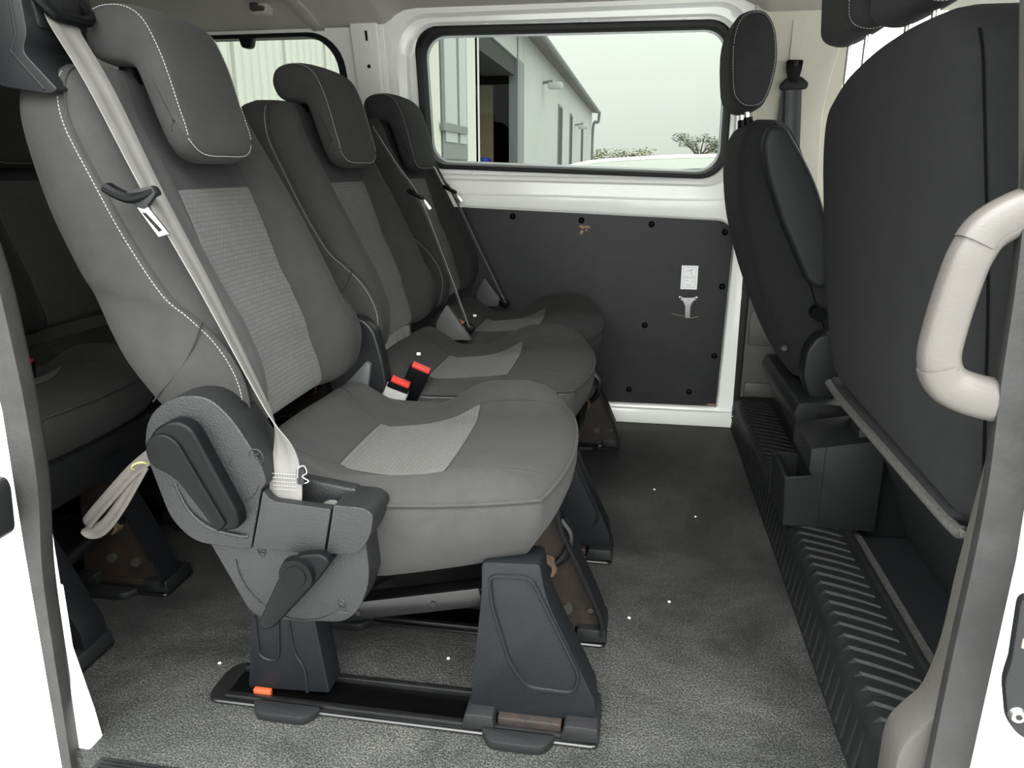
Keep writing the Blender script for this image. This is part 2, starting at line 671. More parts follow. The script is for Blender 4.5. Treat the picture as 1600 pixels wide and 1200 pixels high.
up = [rq(quad(-0.90, 0.36, SPL, 1.348), 0.002, YW),
      rq([(-0.80, 1.315), (0.305, 1.322), (0.310, 0.790), (-0.80, 0.812)], [.11, .10, .11, .11], YW),
      rq([(-0.79, 1.306), (0.297, 1.312), (0.302, 0.797), (-0.79, 0.819)], [.10, .10, .11, .11], YW + 0.020),
      rq([(-0.765, 1.293), (0.284, 1.294), (0.290, 0.806), (-0.765, 0.828)], [.10, .10, .10, .10], YW + 0.023),
      rq([(-0.757, 1.288), (0.279, 1.288), (0.284, 0.811), (-0.757, 0.834)], [.10, .10, .10, .10], YW + 0.036),
      rq([(-0.736, 1.282), (0.264, 1.276), (0.268, 0.815), (-0.702, 0.850)], [.08, .08, .085, .07], YW + 0.038),
      rq([(-0.736, 1.282), (0.264, 1.276), (0.268, 0.815), (-0.702, 0.850)], [.08, .08, .085, .07], YW + 0.07)]
lo = [rq([(-0.90, SPL), (0.36, SPL), (0.352, 0.0), (-0.90, 0.0)], 0.002, YW),
      rq([(-0.86, 0.742), (0.318, 0.694), (0.303, 0.055), (-0.86, 0.05)], [.03, .06, .012, .03], YW),
      rq([(-0.855, 0.738), (0.312, 0.689), (0.299, 0.060), (-0.855, 0.054)], [.03, .055, .01, .03], YW + 0.004),
      rq([(-0.855, 0.738), (0.312, 0.689), (0.299, 0.060), (-0.855, 0.054)], [.03, .055, .01, .03], YW + 0.03)]
b = loops_strip(up)
loops_strip(lo, b)
bmesh.ops.remove_doubles(b, verts=b.verts[:], dist=0.0004)
wall = struct(obj('wall_far', b, WHITE, angle=50, recalc=True))
# outer skin behind the board
b = box((-0.27, YW + 0.045, 0.38), (1.26, 0.02, 0.80))
obj('outer_skin', b, WHITE, wall)
# pressed spot-weld dimples round the window
for px, pz in ((-0.66, 1.283), (-0.50, 1.283), (-0.345, 1.282), (-0.19, 1.281), (-0.03, 1.28), (0.115, 1.279),
               (-0.55, 0.829), (-0.42, 0.825), (-0.28, 0.82), (-0.14, 0.816), (0.0, 0.812), (0.14, 0.808)):
    obj('weld_dimple', dome((px, YW + 0.038, pz), 0.010, 0.005, (0, -1, 0), 10, 3), WHITE, wall)
# upper and lower creases of the sill band
b = tube(catmull([(-0.88, YW - .001, 0.772), (-0.3, YW - .001, 0.762), (0.18, YW - .001, 0.752), (0.29, YW - .001, 0.77), (0.338, YW - .001, 0.85), (0.345, YW - .001, 1.0)], 6), 0.0035, 8)
obj('pressed_crease', b, WHITE, wall)
b = box((-0.30, 2.462, 0.026), (1.30, 0.026, 0.052), 0.006)
struct(obj('baseboard_far', b, WHITE))

# window: black rubber and tinted glass
o1 = [(-0.738, 1.284), (0.266, 1.278), (0.270, 0.813), (-0.718, 0.848)]
i1 = [(-0.706, 1.258), (0.245, 1.253), (0.249, 0.834), (-0.690, 0.868)]
b = loops_strip([rq(o1, [.08, .08, .085, .07], YW + 0.06), rq(o1, [.08, .08, .085, .07], YW + 0.024),
                 rq([(-0.730, 1.277), (0.260, 1.272), (0.264, 0.818), (-0.712, 0.853)], [.08, .08, .08, .07], YW + 0.018),
                 rq([(-0.715, 1.265), (0.251, 1.260), (0.255, 0.828), (-0.698, 0.862)], [.075, .075, .078, .062], YW + 0.020),
                 rq(i1, [.07, .07, .075, .06], YW + 0.036), rq(i1, [.07, .07, .075, .06], YW + 0.06)])
win = struct(obj('window_1', b, RUB))
b = loops_strip([rq([(-0.715, 1.265), (0.25, 1.26), (0.256, 0.828), (-0.698, 0.862)], [.07, .07, .075, .06], YW + 0.050)], closed_caps=(True, False))
g = obj('pane', b, GLASS, win, smooth=False)
b = loops_strip([rq(i1, [.07, .07, .075, .06], YW + 0.0485), rq([(-0.698, 1.251), (0.238, 1.247), (0.242, 0.841), (-0.683, 0.875)], [.066, .066, .07, .056], YW + 0.0485)])
tag(obj('glass_border', b, mat('pale_glass_edge', (0.55, 0.60, 0.58), 0.3), win, smooth=False), 'pale bright edge of the glass')

# pillar between the two far windows
b = loops_strip([[(-0.955, 2.50, 1.32), (-0.955, 2.50, 0.0)][0:0]] or [], None) if False else bmesh.new()
for poly, y0, y1, bv in ((rounded([(-0.935, 1.30), (-0.845, 1.30), (-0.83, 0.95), (-0.82, 0.0), (-0.90, 0.0), (-0.90, 0.9)], 0.005), 2.452, 2.53, 0.008),
                         ([(-0.846, 1.30), (-0.828, 1.30), (-0.808, 0.9), (-0.80, 0.0), (-0.83, 0.0), (-0.83, 0.9)], 2.462, 2.53, 0.004),
                         ([(-0.83, 1.30), (-0.80, 1.30), (-0.785, 0.9), (-0.78, 0.0), (-0.81, 0.0), (-0.81, 0.9)], 2.469, 2.53, 0.003)):
    prism(poly, y0, y1, bv, 2, bm=b)
pil = struct(obj('trim_1', b, WHITE))
b = prism(rounded([(-0.893, 1.277), (-0.868, 1.277), (-0.863, 1.212), (-0.888, 1.212)], 0.006, 3), 2.4495, 2.453, 0.001, 1)
obj('pressed_pad', b, WHITE, pil)
b = prism([(-0.884, 1.268), (-0.876, 1.268), (-0.874, 1.238), (-0.882, 1.238)], 2.4488, 2.452)
obj('slot', b, RUB, pil)
obj('hole', cyl((-0.876, 2.4505, 1.163), (-0.876, 2.453, 1.163), 0.006, n=12), RUB, pil)

# rear far window and wall
o2 = [(-1.75, 1.275), (-0.985, 1.275), (-0.925, 0.845), (-1.75, 0.845)]
i2 = [(-1.72, 1.262), (-1.008, 1.262), (-0.950, 0.87), (-1.72, 0.87)]
b = loops_strip([rq(quad(-2.45, -0.90, 0.0, 1.335), 0.002, 2.49), rq(o2, [.05, .11, .08, .08], 2.49), rq(o2, [.05, .11, .08, .08], 2.53)])
struct(obj('wall_far_rear', b, WHITE, angle=50))
b = loops_strip([rq(o2, [.05, .11, .08, .08], 2.54), rq(o2, [.05, .11, .08, .08], 2.487), rq(i2, [.05, .10, .07, .07], 2.487), rq(i2, [.05, .10, .07, .07], 2.54)])
w2 = struct(obj('window_2', b, RUB))
obj('pane', loops_strip([rq(i2, [.05, .10, .07, .07], 2.515)], closed_caps=(True, False)), GLASS, w2, smooth=False)
b = prism(rounded([(-1.338, 1.27), (-1.285, 1.27), (-1.295, 1.232), (-1.328, 1.232)], [0, 0, .012, .012], 4), 2.484, 2.512, 0.002)
obj('catch_block', b, RUB, w2)

# rear end and nearside quarter of the van
struct(obj('wall_rear', box((-2.43, 1.64, 0.66), (0.05, 1.76, 1.36)), TRIMD))
b = prism([(-2.45, -0.05), (-0.815, -0.05), (-0.80, 0.35), (-0.79, 0.55), (-0.80, 0.74), (-0.84, 0.86), (-0.90, 1.05), (-1.0, 1.40), (-2.45, 1.40)], 0.775, 0.83, 0.01)
quarter = struct(obj('wall_near_rear', b, WHITEO))
b = prism([(-.85, .27), (-.803, .266), (-.807, .16), (-.79, .05), (-.782, -.04), (-.83, -.05)], 0.80, 0.83, 0.003)
obj('jamb_flange', b, WHITEO, quarter)

# left door seal: twin-lobed rubber
seal_sec = [(-.022, -.010), (-.021, .006), (-.017, .014), (-.011, .017), (-.005, .014), (-.0015, .004), (.000, .003), (.0015, .005), (.006, .012), (.012, .013), (.018, .008), (.020, -.010)]
pathL = catmull([(-0.96, 0.79, 1.30), (-0.89, 0.79, 1.05), (-0.815, 0.79, 0.84), (-0.789, 0.79, 0.74), (-0.782, 0.79, 0.62), (-0.782, 0.79, 0.53), (-0.787, 0.79, 0.44),
                 (-0.805, 0.79, 0.32), (-0.813, 0.79, 0.20), (-0.818, 0.79, 0.09), (-0.826, 0.79, -0.06)], 6)
b = sweep(pathL, [(-a * 1.42 - .009, -c * 1.25) for a, c in seal_sec], (1, 0, 0))
struct(obj('trim_2', b, SEAL))
# body skin outside the left seal
b = prism([(-2.4, -0.35), (-0.855, -0.35), (-0.858, 0.1), (-0.848, 0.33), (-0.822, 0.47), (-0.818, 0.70), (-0.86, 0.86), (-0.93, 1.05), (-1.03, 1.4), (-2.4, 1.4)], 0.735, 0.776, 0.012, 3)
skinL = struct(obj('wall_near_outer', b, WHITEO))
b = prism(rounded([(-0.86, 0.468), (-0.79, 0.467), (-0.785, 0.455), (-0.792, 0.392), (-0.803, 0.383), (-0.86, 0.384)], 0.008, 3), 0.715, 0.76, 0.006)
tag(obj('door_stop', b, PLM), 'black plastic buffer block on the white body edge beside the left door seal', 'door buffer')
# threshold strip
b = bmesh.new()
box((-0.20, 0.765, -0.012), (1.12, 0.05, 0.024), 0.004, bm=b)
sill = struct(obj('trim_3', b, TREAD))
for i in range(7):
    obj('sill_rib', box((-0.20, 0.746 + i * 0.0065, 0.001), (1.10, 0.003, 0.003)), TREAD, sill)

# ------------------------------------------------------------------ right-hand (front) door pillar
edge = [(0.352, -0.05), (0.348, 0.10), (0.350, 0.160), (0.366, 0.192), (0.384, 0.222), (0.395, 0.29), (0.398, 0.385), (0.405, 0.50), (0.409, 0.594), (0.403, 0.70), (0.392, 0.80), (0.377, 0.89), (0.355, 1.02), (0.335, 1.15), (0.32, 1.34)]
ed = [(p[0], p[2]) for p in [tuple(v) for v in catmull([(x, 0, z) for x, z in edge], 4)]]
b = prism(ed + [(0.60, 1.34), (0.60, -0.05)], 0.812, 0.87, 0.006, 2)
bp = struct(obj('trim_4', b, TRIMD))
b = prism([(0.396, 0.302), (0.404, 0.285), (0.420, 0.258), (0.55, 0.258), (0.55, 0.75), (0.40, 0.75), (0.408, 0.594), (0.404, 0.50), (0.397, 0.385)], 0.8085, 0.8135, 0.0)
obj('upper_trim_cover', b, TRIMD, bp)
pathR = catmull([(0.395, 0.79, -0.08), (0.394, 0.79, 0.12), (0.394, 0.79, 0.25), (0.395, 0.79, 0.35), (0.397, 0.79, 0.45), (0.396, 0.79, 0.54), (0.390, 0.79, 0.64), (0.384, 0.79, 0.77), (0.366, 0.79, 0.98), (0.335, 0.79, 1.30)], 6)
b = sweep(pathR, seal_sec, (1, 0, 0))
struct(obj('trim_5', b, SEAL))
b = prism([(0.412, -0.35), (0.414, 0.25), (0.415, 0.45), (0.408, 0.60), (0.40, 0.77), (0.385, 0.98), (0.355, 1.35), (0.60, 1.35), (0.62, 0.76), (2.0, 0.76), (2.0, -0.35)], 0.735, 0.79, 0.012, 3)
skinR = struct(obj('wall_near_front', b, WHITEO))
b = loops_strip([rq(quad(0.56, 2.0, 0.0, 1.36), 0.002, 0.80), rq([(0.66, 1.28), (1.85, 1.28), (1.85, 0.78), (0.66, 0.78)], .03, 0.80), rq([(0.66, 1.28), (1.85, 1.28), (1.85, 0.78), (0.66, 0.78)], .03, 0.76)])
d2 = struct(obj('door_2', b, TRIML, angle=50))
obj('pane', loops_strip([rq([(0.66, 1.28), (1.85, 1.28), (1.85, 0.78), (0.66, 0.78)], .03, 0.77)], closed_caps=(True, False)), CLEAR, d2, smooth=False)
# contact plate on the white jamb
pl = thing('contact_plate', 'black sliding door contact plate with three metal strips on the white jamb', 'contact plate', (0.43, 0.728, 0.36))
b = prism(rounded([(0.398, 0.437), (0.45, 0.437), (0.45, 0.262), (0.428, 0.268), (0.412, 0.285), (0.400, 0.335), (0.402, 0.362)], [.012, .01, .01, .012, .012, .01, .003], 4), 0.724, 0.735, 0.002)
obj('plate_body', b, PLM, pl)
for k in range(3):
    obj('contact_strip', box((0.425, 0.7235, 0.420 - k * 0.018), (0.036, 0.003, 0.011), 0.001), mat('brass_contact', (0.5, 0.44, 0.3), 0.35, metal=0.9) if k == 0 else bpy.data.materials['brass_contact'], pl)
s = obj('bolt', cyl((0.418, 0.725, 0.298), (0.418, 0.719, 0.298), 0.009, 0.007, n=14, bev=0.001), STEEL, pl)
obj('socket', cyl((0.418, 0.719, 0.298), (0.418, 0.7182, 0.298), 0.0035, n=6), RUB, s)

# grab handle
gh = thing('grab_handle', 'pale taupe C-shaped grab handle on the right door pillar', 'grab handle', (0.39, 0.80, 0.70))
hp = catmull([(0.408, 0.825, 0.612), (0.385, 0.805, 0.618), (0.345, 0.795, 0.628), (0.322, 0.794, 0.640), (0.311, 0.793, 0.662), (0.312, 0.793, 0.695), (0.318, 0.793, 0.740), (0.324, 0.793, 0.768), (0.336, 0.795, 0.790), (0.360, 0.797, 0.806), (0.395, 0.80, 0.820), (0.44, 0.82, 0.836)], 6)
secs = []
for i in range(len(hp)):
    t = i / (len(hp) - 1)
    e = 1.0 + 0.18 * (abs(2 * t - 1)) ** 3
    a, c = 0.017 * e, 0.0195 * e
    secs.append([(a * math.copysign(abs(math.cos(q)) ** 0.7, math.cos(q)), c * math.copysign(abs(math.sin(q)) ** 0.7, math.sin(q))) for q in [2 * PI * j / 16 for j in range(16)]])
obj('grip', sweep(hp, secs, (0, 1, 0)), GRAB, gh)


def cap_along(i0, i1, sc, off):
    pts = [p + Vector(off) for p in hp[i0:i1]]
    ss = [[(a * sc, c * sc) for a, c in secs[i]] for i in range(i0, i1)]
    return sweep(pts, ss, (0, 1, 0))


obj('end_cap', cap_along(7, 24, 0.97, (-0.0016, -0.002, -0.0030)), GRAB, gh)
obj('end_cap', cap_along(44, 60, 0.97, (-0.0016, -0.002, 0.0030)), GRAB, gh)

# bolt at the foot of the pillar
t = thing('sill_bolt', 'rusty bolt with black washer at the foot of the right door pillar', 'bolt', (0.35, 0.81, 0.10))
obj('washer', cyl((0.352, 0.812, 0.088), (0.347, 0.797, 0.090), 0.024, 0.021, n=18, bev=0.002), MTK, t)
obj('hex_head', cyl((0.347, 0.797, 0.090), (0.345, 0.788, 0.091), 0.012, n=6, bev=0.001), RUST, t)

# ------------------------------------------------------------------ far B pillar trim, front door beyond
b = prism(rounded([(0.312, 1.32), (0.345, 0.62), (0.345, 0.44), (0.35, 0.40), (0.56, 0.40), (0.53, 1.0), (0.545, 1.12), (0.59, 1.32)], 0.004), 2.46, 2.54, 0.012, 3)
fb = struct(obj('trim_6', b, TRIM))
b = prism([(0.343, 0.655), (0.368, 0.655), (0.364, 0.0), (0.350, 0.0)], 2.455, 2.53, 0.004)
obj('dark_edge_seal', b, SEAL, fb)
b = prism(rounded([(0.366, 0.60), (0.62, 0.60), (0.62, 0.005), (0.366, 0.005)], 0.006), 2.45, 2.53, 0.006, 2)
lt = struct(obj('trim_7', b, TRIML))
for z0, z1, y in ((0.29, 0.405, 2.446), (0.115, 0.165, 2.44), (0.01, 0.095, 2.444)):
    obj('raised_panel', box((0.42, y + 0.006, (z0 + z1) / 2), (0.09, 0.014, z1 - z0), 0.006, 2), TRIML, lt)
obj('raised_panel', box((0.52, 2.452, 0.21), (0.09, 0.014, 0.39), 0.006, 2), TRIML, lt)
sl = [(0.421, 1.265), (0.453, 1.264), (0.450, 1.125), (0.418, 1.125)]
obj('slider_cover', prism(rounded(sl, 0.002, 2), 2.457, 2.462, 0.001, 1), TRIM, fb)
obj('slider_cover', prism(rounded([(0.4205, 1.218), (0.4525, 1.218), (0.450, 1.09), (0.418, 1.09)], 0.002, 2), 2.4555, 2.462, 0.001, 1), TRIM, fb)
# far front door: lower panel, frame, glass
b = loops_strip([rq(quad(0.545, 2.0, 0.0, 1.36), 0.002, 2.53), rq([(0.60, 1.31), (1.9, 1.31), (1.9, 0.80), (0.585, 0.80)], .03, 2.53), rq([(0.60, 1.31), (1.9, 1.31), (1.9, 0.80), (0.585, 0.80)], .03, 2.56)])
d1 = struct(obj('door_1', b, TRIM, angle=50))
b = tube([(0.553, 2.485, 1.34), (0.520, 2.485, 1.12), (0.51, 2.485, 0.95), (0.525, 2.485, 0.4)], 0.007, 8)
obj('door_seal', b, RUB, d1)
b = loops_strip([rq([(0.60, 1.31), (1.9, 1.31), (1.9, 0.80), (0.585, 0.80)], .03, 2.545)], closed_caps=(True, False))
obj('pane', b, CLEAR, d1, smooth=False)
struct(obj('wall_front', box((2.0, 1.64, 0.38), (0.06, 1.76, 0.80)), TRIML))

# seat belt on far pillar
fbt = thing('front_seat_belt', 'black front seat belt with height adjuster on the far greige pillar', 'seat belt', (0.44, 2.45, 1.0))
b = prism(rounded([(0.411, 1.153), (0.456, 1.152), (0.454, 1.128), (0.447, 1.092), (0.424, 1.092), (0.413, 1.128)], 0.005, 3), 2.432, 2.458, 0.004)
ad = obj('height_adjuster', b, PLK, fbt)
obj('button', prism(rounded([(0.425, 1.150), (0.443, 1.150), (0.440, 1.133), (0.428, 1.133)], 0.003, 2), 2.429, 2.434, 0.002), PLM, ad)
b = prism(rounded([(0.420, 1.108), (0.455, 1.108), (0.478, 1.090), (0.474, 1.072), (0.40, 1.070), (0.396, 1.086)], 0.007, 3), 2.436, 2.450, 0.003)
obj('guide_ring', b, PLM, fbt)
obj('webbing', ribbon([(0.437, 2.440, 1.078), (0.446, 2.438, 0.95), (0.462, 2.436, 0.70), (0.478, 2.434, 0.45)], [(1, 0, 0)] * 4, 0.023), BELTK, fbt)
obj('webbing', ribbon([(0.418, 2.450, 1.075), (0.412, 2.450, 0.95), (0.40, 2.452, 0.62)], [(1, 0.1, 0)] * 3, 0.012), BELTK, fbt)

# ------------------------------------------------------------------ board on the far wall
bd = thing('lining_board', 'black plywood lining board screwed to the far wall under the window', 'wall board', (-0.27, 2.49, 0.05))
bl = [(-0.85, 0.733), (0.3075, 0.6845), (0.295, 0.064), (-0.85, 0.058)]
b = loops_strip([rq(bl, [.03, .055, .008, .03], 2.488), rq(bl, [.03, .055, .008, .03], 2.494)], closed_caps=(True, True))
obj('board', b, PLY, bd, angle=30)
scr = None
for k, (x, z) in enumerate(((-0.413, 0.693), (-0.183, 0.683), (0.046, 0.673), (0.279, 0.651), (0.284, 0.476), (0.277, 0.241), (0.202, 0.11), (0.041, 0.338), (-0.002, 0.109), (-0.22, 0.33), (-0.30, 0.10))):
    if scr is None:
        scr = obj('button_screw', dome((x, 2.488, z), 0.0105, 0.008, (0, -1, 0), 14, 4), PLK, bd)
        s0 = Vector((x, 0, z))
    else:
        c = scr.copy()
        COL.objects.link(c)
        c.location = Vector((x, 0, z)) - s0
for pts in ([(-0.192, 0.664), (-0.184, 0.668), (-0.172, 0.665), (-0.160, 0.666), (-0.152, 0.660), (-0.163, 0.657), (-0.172, 0.659), (-0.178, 0.655)],
            [(-0.186, 0.650), (-0.178, 0.652), (-0.174, 0.647), (-0.180, 0.638), (-0.187, 0.637)], [(-0.170, 0.652), (-0.164, 0.654), (-0.160, 0.650), (-0.168, 0.648)], [(0.262, 0.066), (0.296, 0.066), (0.292, 0.071), (0.27, 0.072)]):
    tag(obj('bare_wood_chip', prism(pts, 2.4872, 2.4885), BOARD, bd, smooth=False), 'chipped patch of bare wood')
st = thing('notice_sticker', 'white paper sticker with two small drawings on the black board', 'sticker', (0.177, 2.487, 0.50))
obj('paper', box((0.177, 2.4874, 0.503), (0.053, 0.0010, 0.078)), PAPER, st, smooth=False)
b = bmesh.new()
for z0 in (0.5215, 0.4855):
    for dx, dz, w, h in ((0, .0155, .040, .001), (0, -.0155, .040, .001), (.020, 0, .001, .031), (-.020, 0, .001, .031)):
        box((0.177 + dx, 2.4867, z0 + dz), (w, 0.0006, h), bm=b)
for x0, z0, x1, z1 in ((.165, .520, .176, .527), (.176, .527, .186, .526), (.170, .524, .188, .531), (.178, .527, .184, .516), (.176, .515, .188, .512), (.186, .490, .194, .490), (.164, .494, .174, .492), (.166, .478, .186, .477)):
    tube([(x0, 2.4866, z0), (x1, 2.4866, z1)], 0.0008, 5, bm=b)
obj('printed_drawing', b, INK, st)
hk = thing('wall_hook', 'small grey metal T-shaped hook plate below the white sticker', 'hook', (0.178, 2.487, 0.40))
b = prism(rounded([(0.146, 0.440), (0.152, 0.443), (0.160, 0.436), (0.195, 0.436), (0.202, 0.443), (0.209, 0.440), (0.205, 0.430), (0.194, 0.424), (0.187, 0.405), (0.188, 0.368), (0.172, 0.368), (0.170, 0.405), (0.162, 0.424), (0.150, 0.430)], 0.003, 2), 2.4845, 2.4880, 0.001)
obj('plate', b, mat('dull_zinc', (0.34, 0.34, 0.34), 0.5, metal=0.4), hk)
obj('rivet', dome((0.150, 2.4845, 0.437), 0.0055, 0.003, (0, -1, 0)), STEEL, hk)
obj('rivet', dome((0.204, 2.4845, 0.437), 0.0055, 0.003, (0, -1, 0)), STEEL, hk)
obj('rivet', dome((0.178, 2.4845, 0.428), 0.003, 0.002, (0, -1, 0)), STEEL, hk)
b = tube(catmull([(0.128, 2.4872, 0.382), (0.145, 2.4872, 0.377), (0.165, 2.4872, 0.374), (0.19, 2.4872, 0.368), (0.215, 2.4872, 0.374)], 4), 0.001, 5)
tag(obj('scratch', b, BOARD, bd), 'pale scratch under the hook plate')

# coat hook on the headliner
ch = thing('coat_hook', 'small grey coat hook set in the headliner above the rear window', 'coat hook', (-1.17, 2.33, 1.325))
b = prism(rounded([(-1.207, 1.338), (-1.142, 1.338), (-1.142, 1.300), (-1.205, 1.300)], 0.016, 5), 2.318, 2.36, 0.006, 2)
obj('bezel', b, HEAD, ch)
b = prism(rounded([(-1.195, 1.332), (-1.172, 1.332), (-1.172, 1.324), (-1.15, 1.322), (-1.152, 1.310), (-1.195, 1.308)], 0.006, 3), 2.308, 2.32, 0.003, 2)
obj('hook_tab', b, TRIMD, ch)

# clip at far end of the step
t = thing('door_catch', 'small black metal door catch at the far foot of the white wall frame', 'catch', (0.35, 2.44, 0.055))
obj('catch_body', box((0.352, 2.442, 0.062), (0.016, 0.02, 0.04), 0.003), MTK, t)
obj('catch_pin', cyl((0.352, 2.43, 0.05), (0.345, 2.42, 0.045), 0.006, n=10), STEEL, t)

# ------------------------------------------------------------------ step ledge to the cab
sec = rounded([(0.344, -0.001), (0.352, 0.098), (0.366, 0.114), (0.470, 0.116), (0.474, 0.100), (0.474, -0.001)], [0, .01, .014, .006, .003, 0], 5)
b = prism(sec, 0.83, 2.45)
led = struct(obj('trim_8', b, TREAD, angle=25))
rib_me = None
for k in range(46):
    y = 0.93 + k * 0.0325
    if rib_me is None:
        b = bmesh.new()
        # bar over the top, bending down the face
        sk = 0.022
        pts = [(0.3435, 0.012, 0.010, 0.0), (0.3495, 0.008, 0.060, 0), (0.355, 0.004, 0.096, 0), (0.3655, 0.0, 0.1155, 0), (0.385, -0.008, 0.1160, 0), (0.42, -0.024, 0.1162, 0), (0.448, -0.040, 0.1160, 0)]
        L = [Vector((p[0], p[1], p[2])) for p in pts]
        nrm = [Vector((-1, 0, .06)), Vector((-1, 0, .1)), Vector((-1, 0, .4)), Vector((-.6, 0, 1)), Vector((0, 0, 1)), Vector((0, 0, 1)), Vector((0, 0, 1))]
        rings = []
        for p, nv in zip(L, nrm):
            nv = nv.normalized()
            rings.append([b.verts.new(p + Vector((0, -.0105, 0)) - nv * .002), b.verts.new(p + Vector((0, -.0060, 0)) + nv * .0022), b.verts.new(p + Vector((0, .0060, 0)) + nv * .0022), b.verts.new(p + Vector((0, .0105, 0)) - nv * .002)])
        for i in range(len(rings) - 1):
            for j in range(3):
                b.faces.new((rings[i][j], rings[i][j + 1], rings[i + 1][j + 1], rings[i + 1][j]))
        b.faces.new(rings[0])
        b.faces.new(rings[-1][::-1])
        rib_me = from_bm(b, 'tread_rib', TREAD, angle=30)
    r = link('tread_rib', rib_me, led, (0, y, 0))
    if k > 18:
        r.scale = (1, 1, 1)
# border rail along the inner edge
obj('edge_rail', box((0.468, 1.64, 0.116), (0.013, 1.60, 0.006), 0.002), TREAD, led)
b = box((0.82, 1.64, 0.045), (0.70, 1.64, 0.09))
cabf = struct(obj('floor_cab', b, VINYL))
b = box((0.494, 1.45, 0.090), (0.022, 1.16, 0.016), 0.006)
tag(obj('dusty_rib', b, DUST, cabf), 'dusty raised rib along the mat')


# ------------------------------------------------------------------ rear passenger seats
HW = 0.22
BST = [  # rear (x,z), front (x,z), half width, seam fraction, recess scale
    ((-0.672, .490), (-0.588, .450), .182, .93, 0.2),
    ((-0.690, .512), (-0.556, .460), .206, .95, 0.4),
    ((-0.706, .540), (-0.538, .483), .216, .96, 0.7),
    ((-0.732, .582), (-0.529, .530), .221, .97, 1.0),
    ((-0.752, .625), (-0.534, .572), .220, .95, 1.0),
    ((-0.766, .658), (-0.548, .610), .216, .89, 1.0),
    ((-0.775, .682), (-0.560, .640), .2155, .78, 1.0),
    ((-0.786, .710), (-0.574, .668), .220, .69, 1.0),
    ((-0.812, .785), (-0.612, .745), .222, .64, 0.8),
    ((-0.828, .855), (-0.655, .828), .221, .62, 0.62),
    ((-0.837, .912), (-0.694, .900), .217, .60, 0.62),
    ((-0.838, .950), (-0.714, .945), .207, .62, 0.55),
    ((-0.834, .974), (-0.732, .972), .190, .68, 0.3),
    ((-0.818, .988), (-0.754, .987), .155, .75, 0.0),
]


def lerp(a, b, t):
    return a + (b - a) * t


def back_mesh(stations, mats, recess=True, split_z=0.812, panel=True, panel_hw=0.106, sub_s=5):
    """lofted backrest. slots: 0 fabric, 1 woven insert, 2 dark top panel; returns mesh, seam path, panel paths"""
    # dense stations
    keys = [Vector((s[0][0], s[0][1], s[1][0])) for s in stations]
    k2 = [Vector((s[1][1], s[2], s[3])) for s in stations]
    k3 = [Vector((s[4], 0, 0)) for s in stations]
    A, B, Cc = catmull(keys, sub_s), catmull(k2, sub_s), catmull(k3, sub_s)
    b = bmesh.new()
    uvl = b.loops.layers.uv.new('UVMap')
    rings = []
    seam = []
    p_near, p_far = [], []
    for i in range(len(A)):
        R = Vector((A[i].x, 0, A[i].y))
        F = Vector((A[i].z, 0, B[i].x))
        hw, us, rc = B[i].y, B[i].z, Cc[i].x
        pf = panel_hw / hw * (hw / HW)
        pb = min(panel_hw / hw, 0.62)
        d = rc if recess else 0.0
        half = [(0.0, 1 - .30 * d), (.5 * pb, 1 - .295 * d), (.85 * pb, 1 - .285 * d), (pb, 1 - .27 * d), (pb + .07, 1 - .205 * d), (.66, 1 - .085 * d), (.74, 1 - .015 * d), (.82, 1.0), (.89, .97),
                (.95, lerp(us, .97, .62)), (.987, lerp(us, .97, .25)), (.998, us + .012), (.994, us), (1.0, us - .015),
                (1.004, lerp(us, .28, .35)), (1.0, .30), (.985, .14), (.95, .05), (.86, .0), (.6, -.015), (.3, -.02)]
        ring = []
        full = [(-y, u) for y, u in half[::-1][:-1]] + half  # from rear near side round front to rear far side
        # order: near rear (.3) ... near side ... centre ... far side ... far rear
        for (y, u) in full:
            p = R + (F - R) * u
            p.y = y * hw
            ring.append(p)
        rings.append(ring)
        n = len(half)
        seam.append(ring[n - 1 - 12] + Vector((0, -0.0006, 0)))
        p_near.append(ring[n - 1 - 3])
        p_far.append(ring[n - 1 + 3])
    V = [[b.verts.new(p) for p in r] for r in rings]
    n = len(rings[0])
    c = (n - 1) // 2
    arc = 0.0
    arcs = [0.0]
    for i in range(1, len(rings)):
        arc += (rings[i][c] - rings[i - 1][c]).length
        arcs.append(arc)
    for i in range(len(V) - 1):
        for j in range(n):
            j2 = (j + 1) % n
            f = b.faces.new((V[i][j], V[i][j2], V[i + 1][j2], V[i + 1][j]))
            if panel and c - 3 <= j < c + 3 and j2 != 0:
                zc = rings[i][c].z
                f.material_index = 1 if rings[i + 1][c].z < split_z + 0.006 else 2
            if j2 != 0:
                for lp, (ii, jj) in zip(f.loops, ((i, j), (i, j2), (i + 1, j2), (i + 1, j))):
                    lp[uvl].uv = (rings[ii][jj].y, arcs[ii])
    b.faces.new(V[0][::-1])
    b.faces.new(V[-1])
    me = from_bm(b, 'backrest', mats, angle=75)
    return me, seam, p_near, p_far


def smooth_path(p, off=(0, 0, 0)):
    return [Vector(q) + Vector(off) for q in p]


bk_me, bk_seam, bk_pn, bk_pf = back_mesh(BST, [FAB, WOV, FABT])
i_top = min(range(len(bk_pn)), key=lambda i: abs(bk_pn[i].z - 0.812))
b = stitches(smooth_path(bk_seam[6:-4], (-0.006, -0.0012, 0.0)))
st_me = from_bm(b, 'stitching', THREAD, smooth=False)
b = bmesh.new()
tube(smooth_path(bk_seam[4:-2], (0.004, -.0003, 0)), 0.0016, 6, bm=b)
tube(smooth_path([Vector((p.x, -p.y, p.z)) for p in bk_seam[4:-2]], (0.004, .0003, 0)), 0.0016, 6, bm=b)
tube(smooth_path(bk_pn[4:-6], (0.0, 0, 0)), 0.0010, 5, bm=b)
tube(smooth_path(bk_pf[4:-6], (0.0, 0, 0)), 0.0010, 5, bm=b)
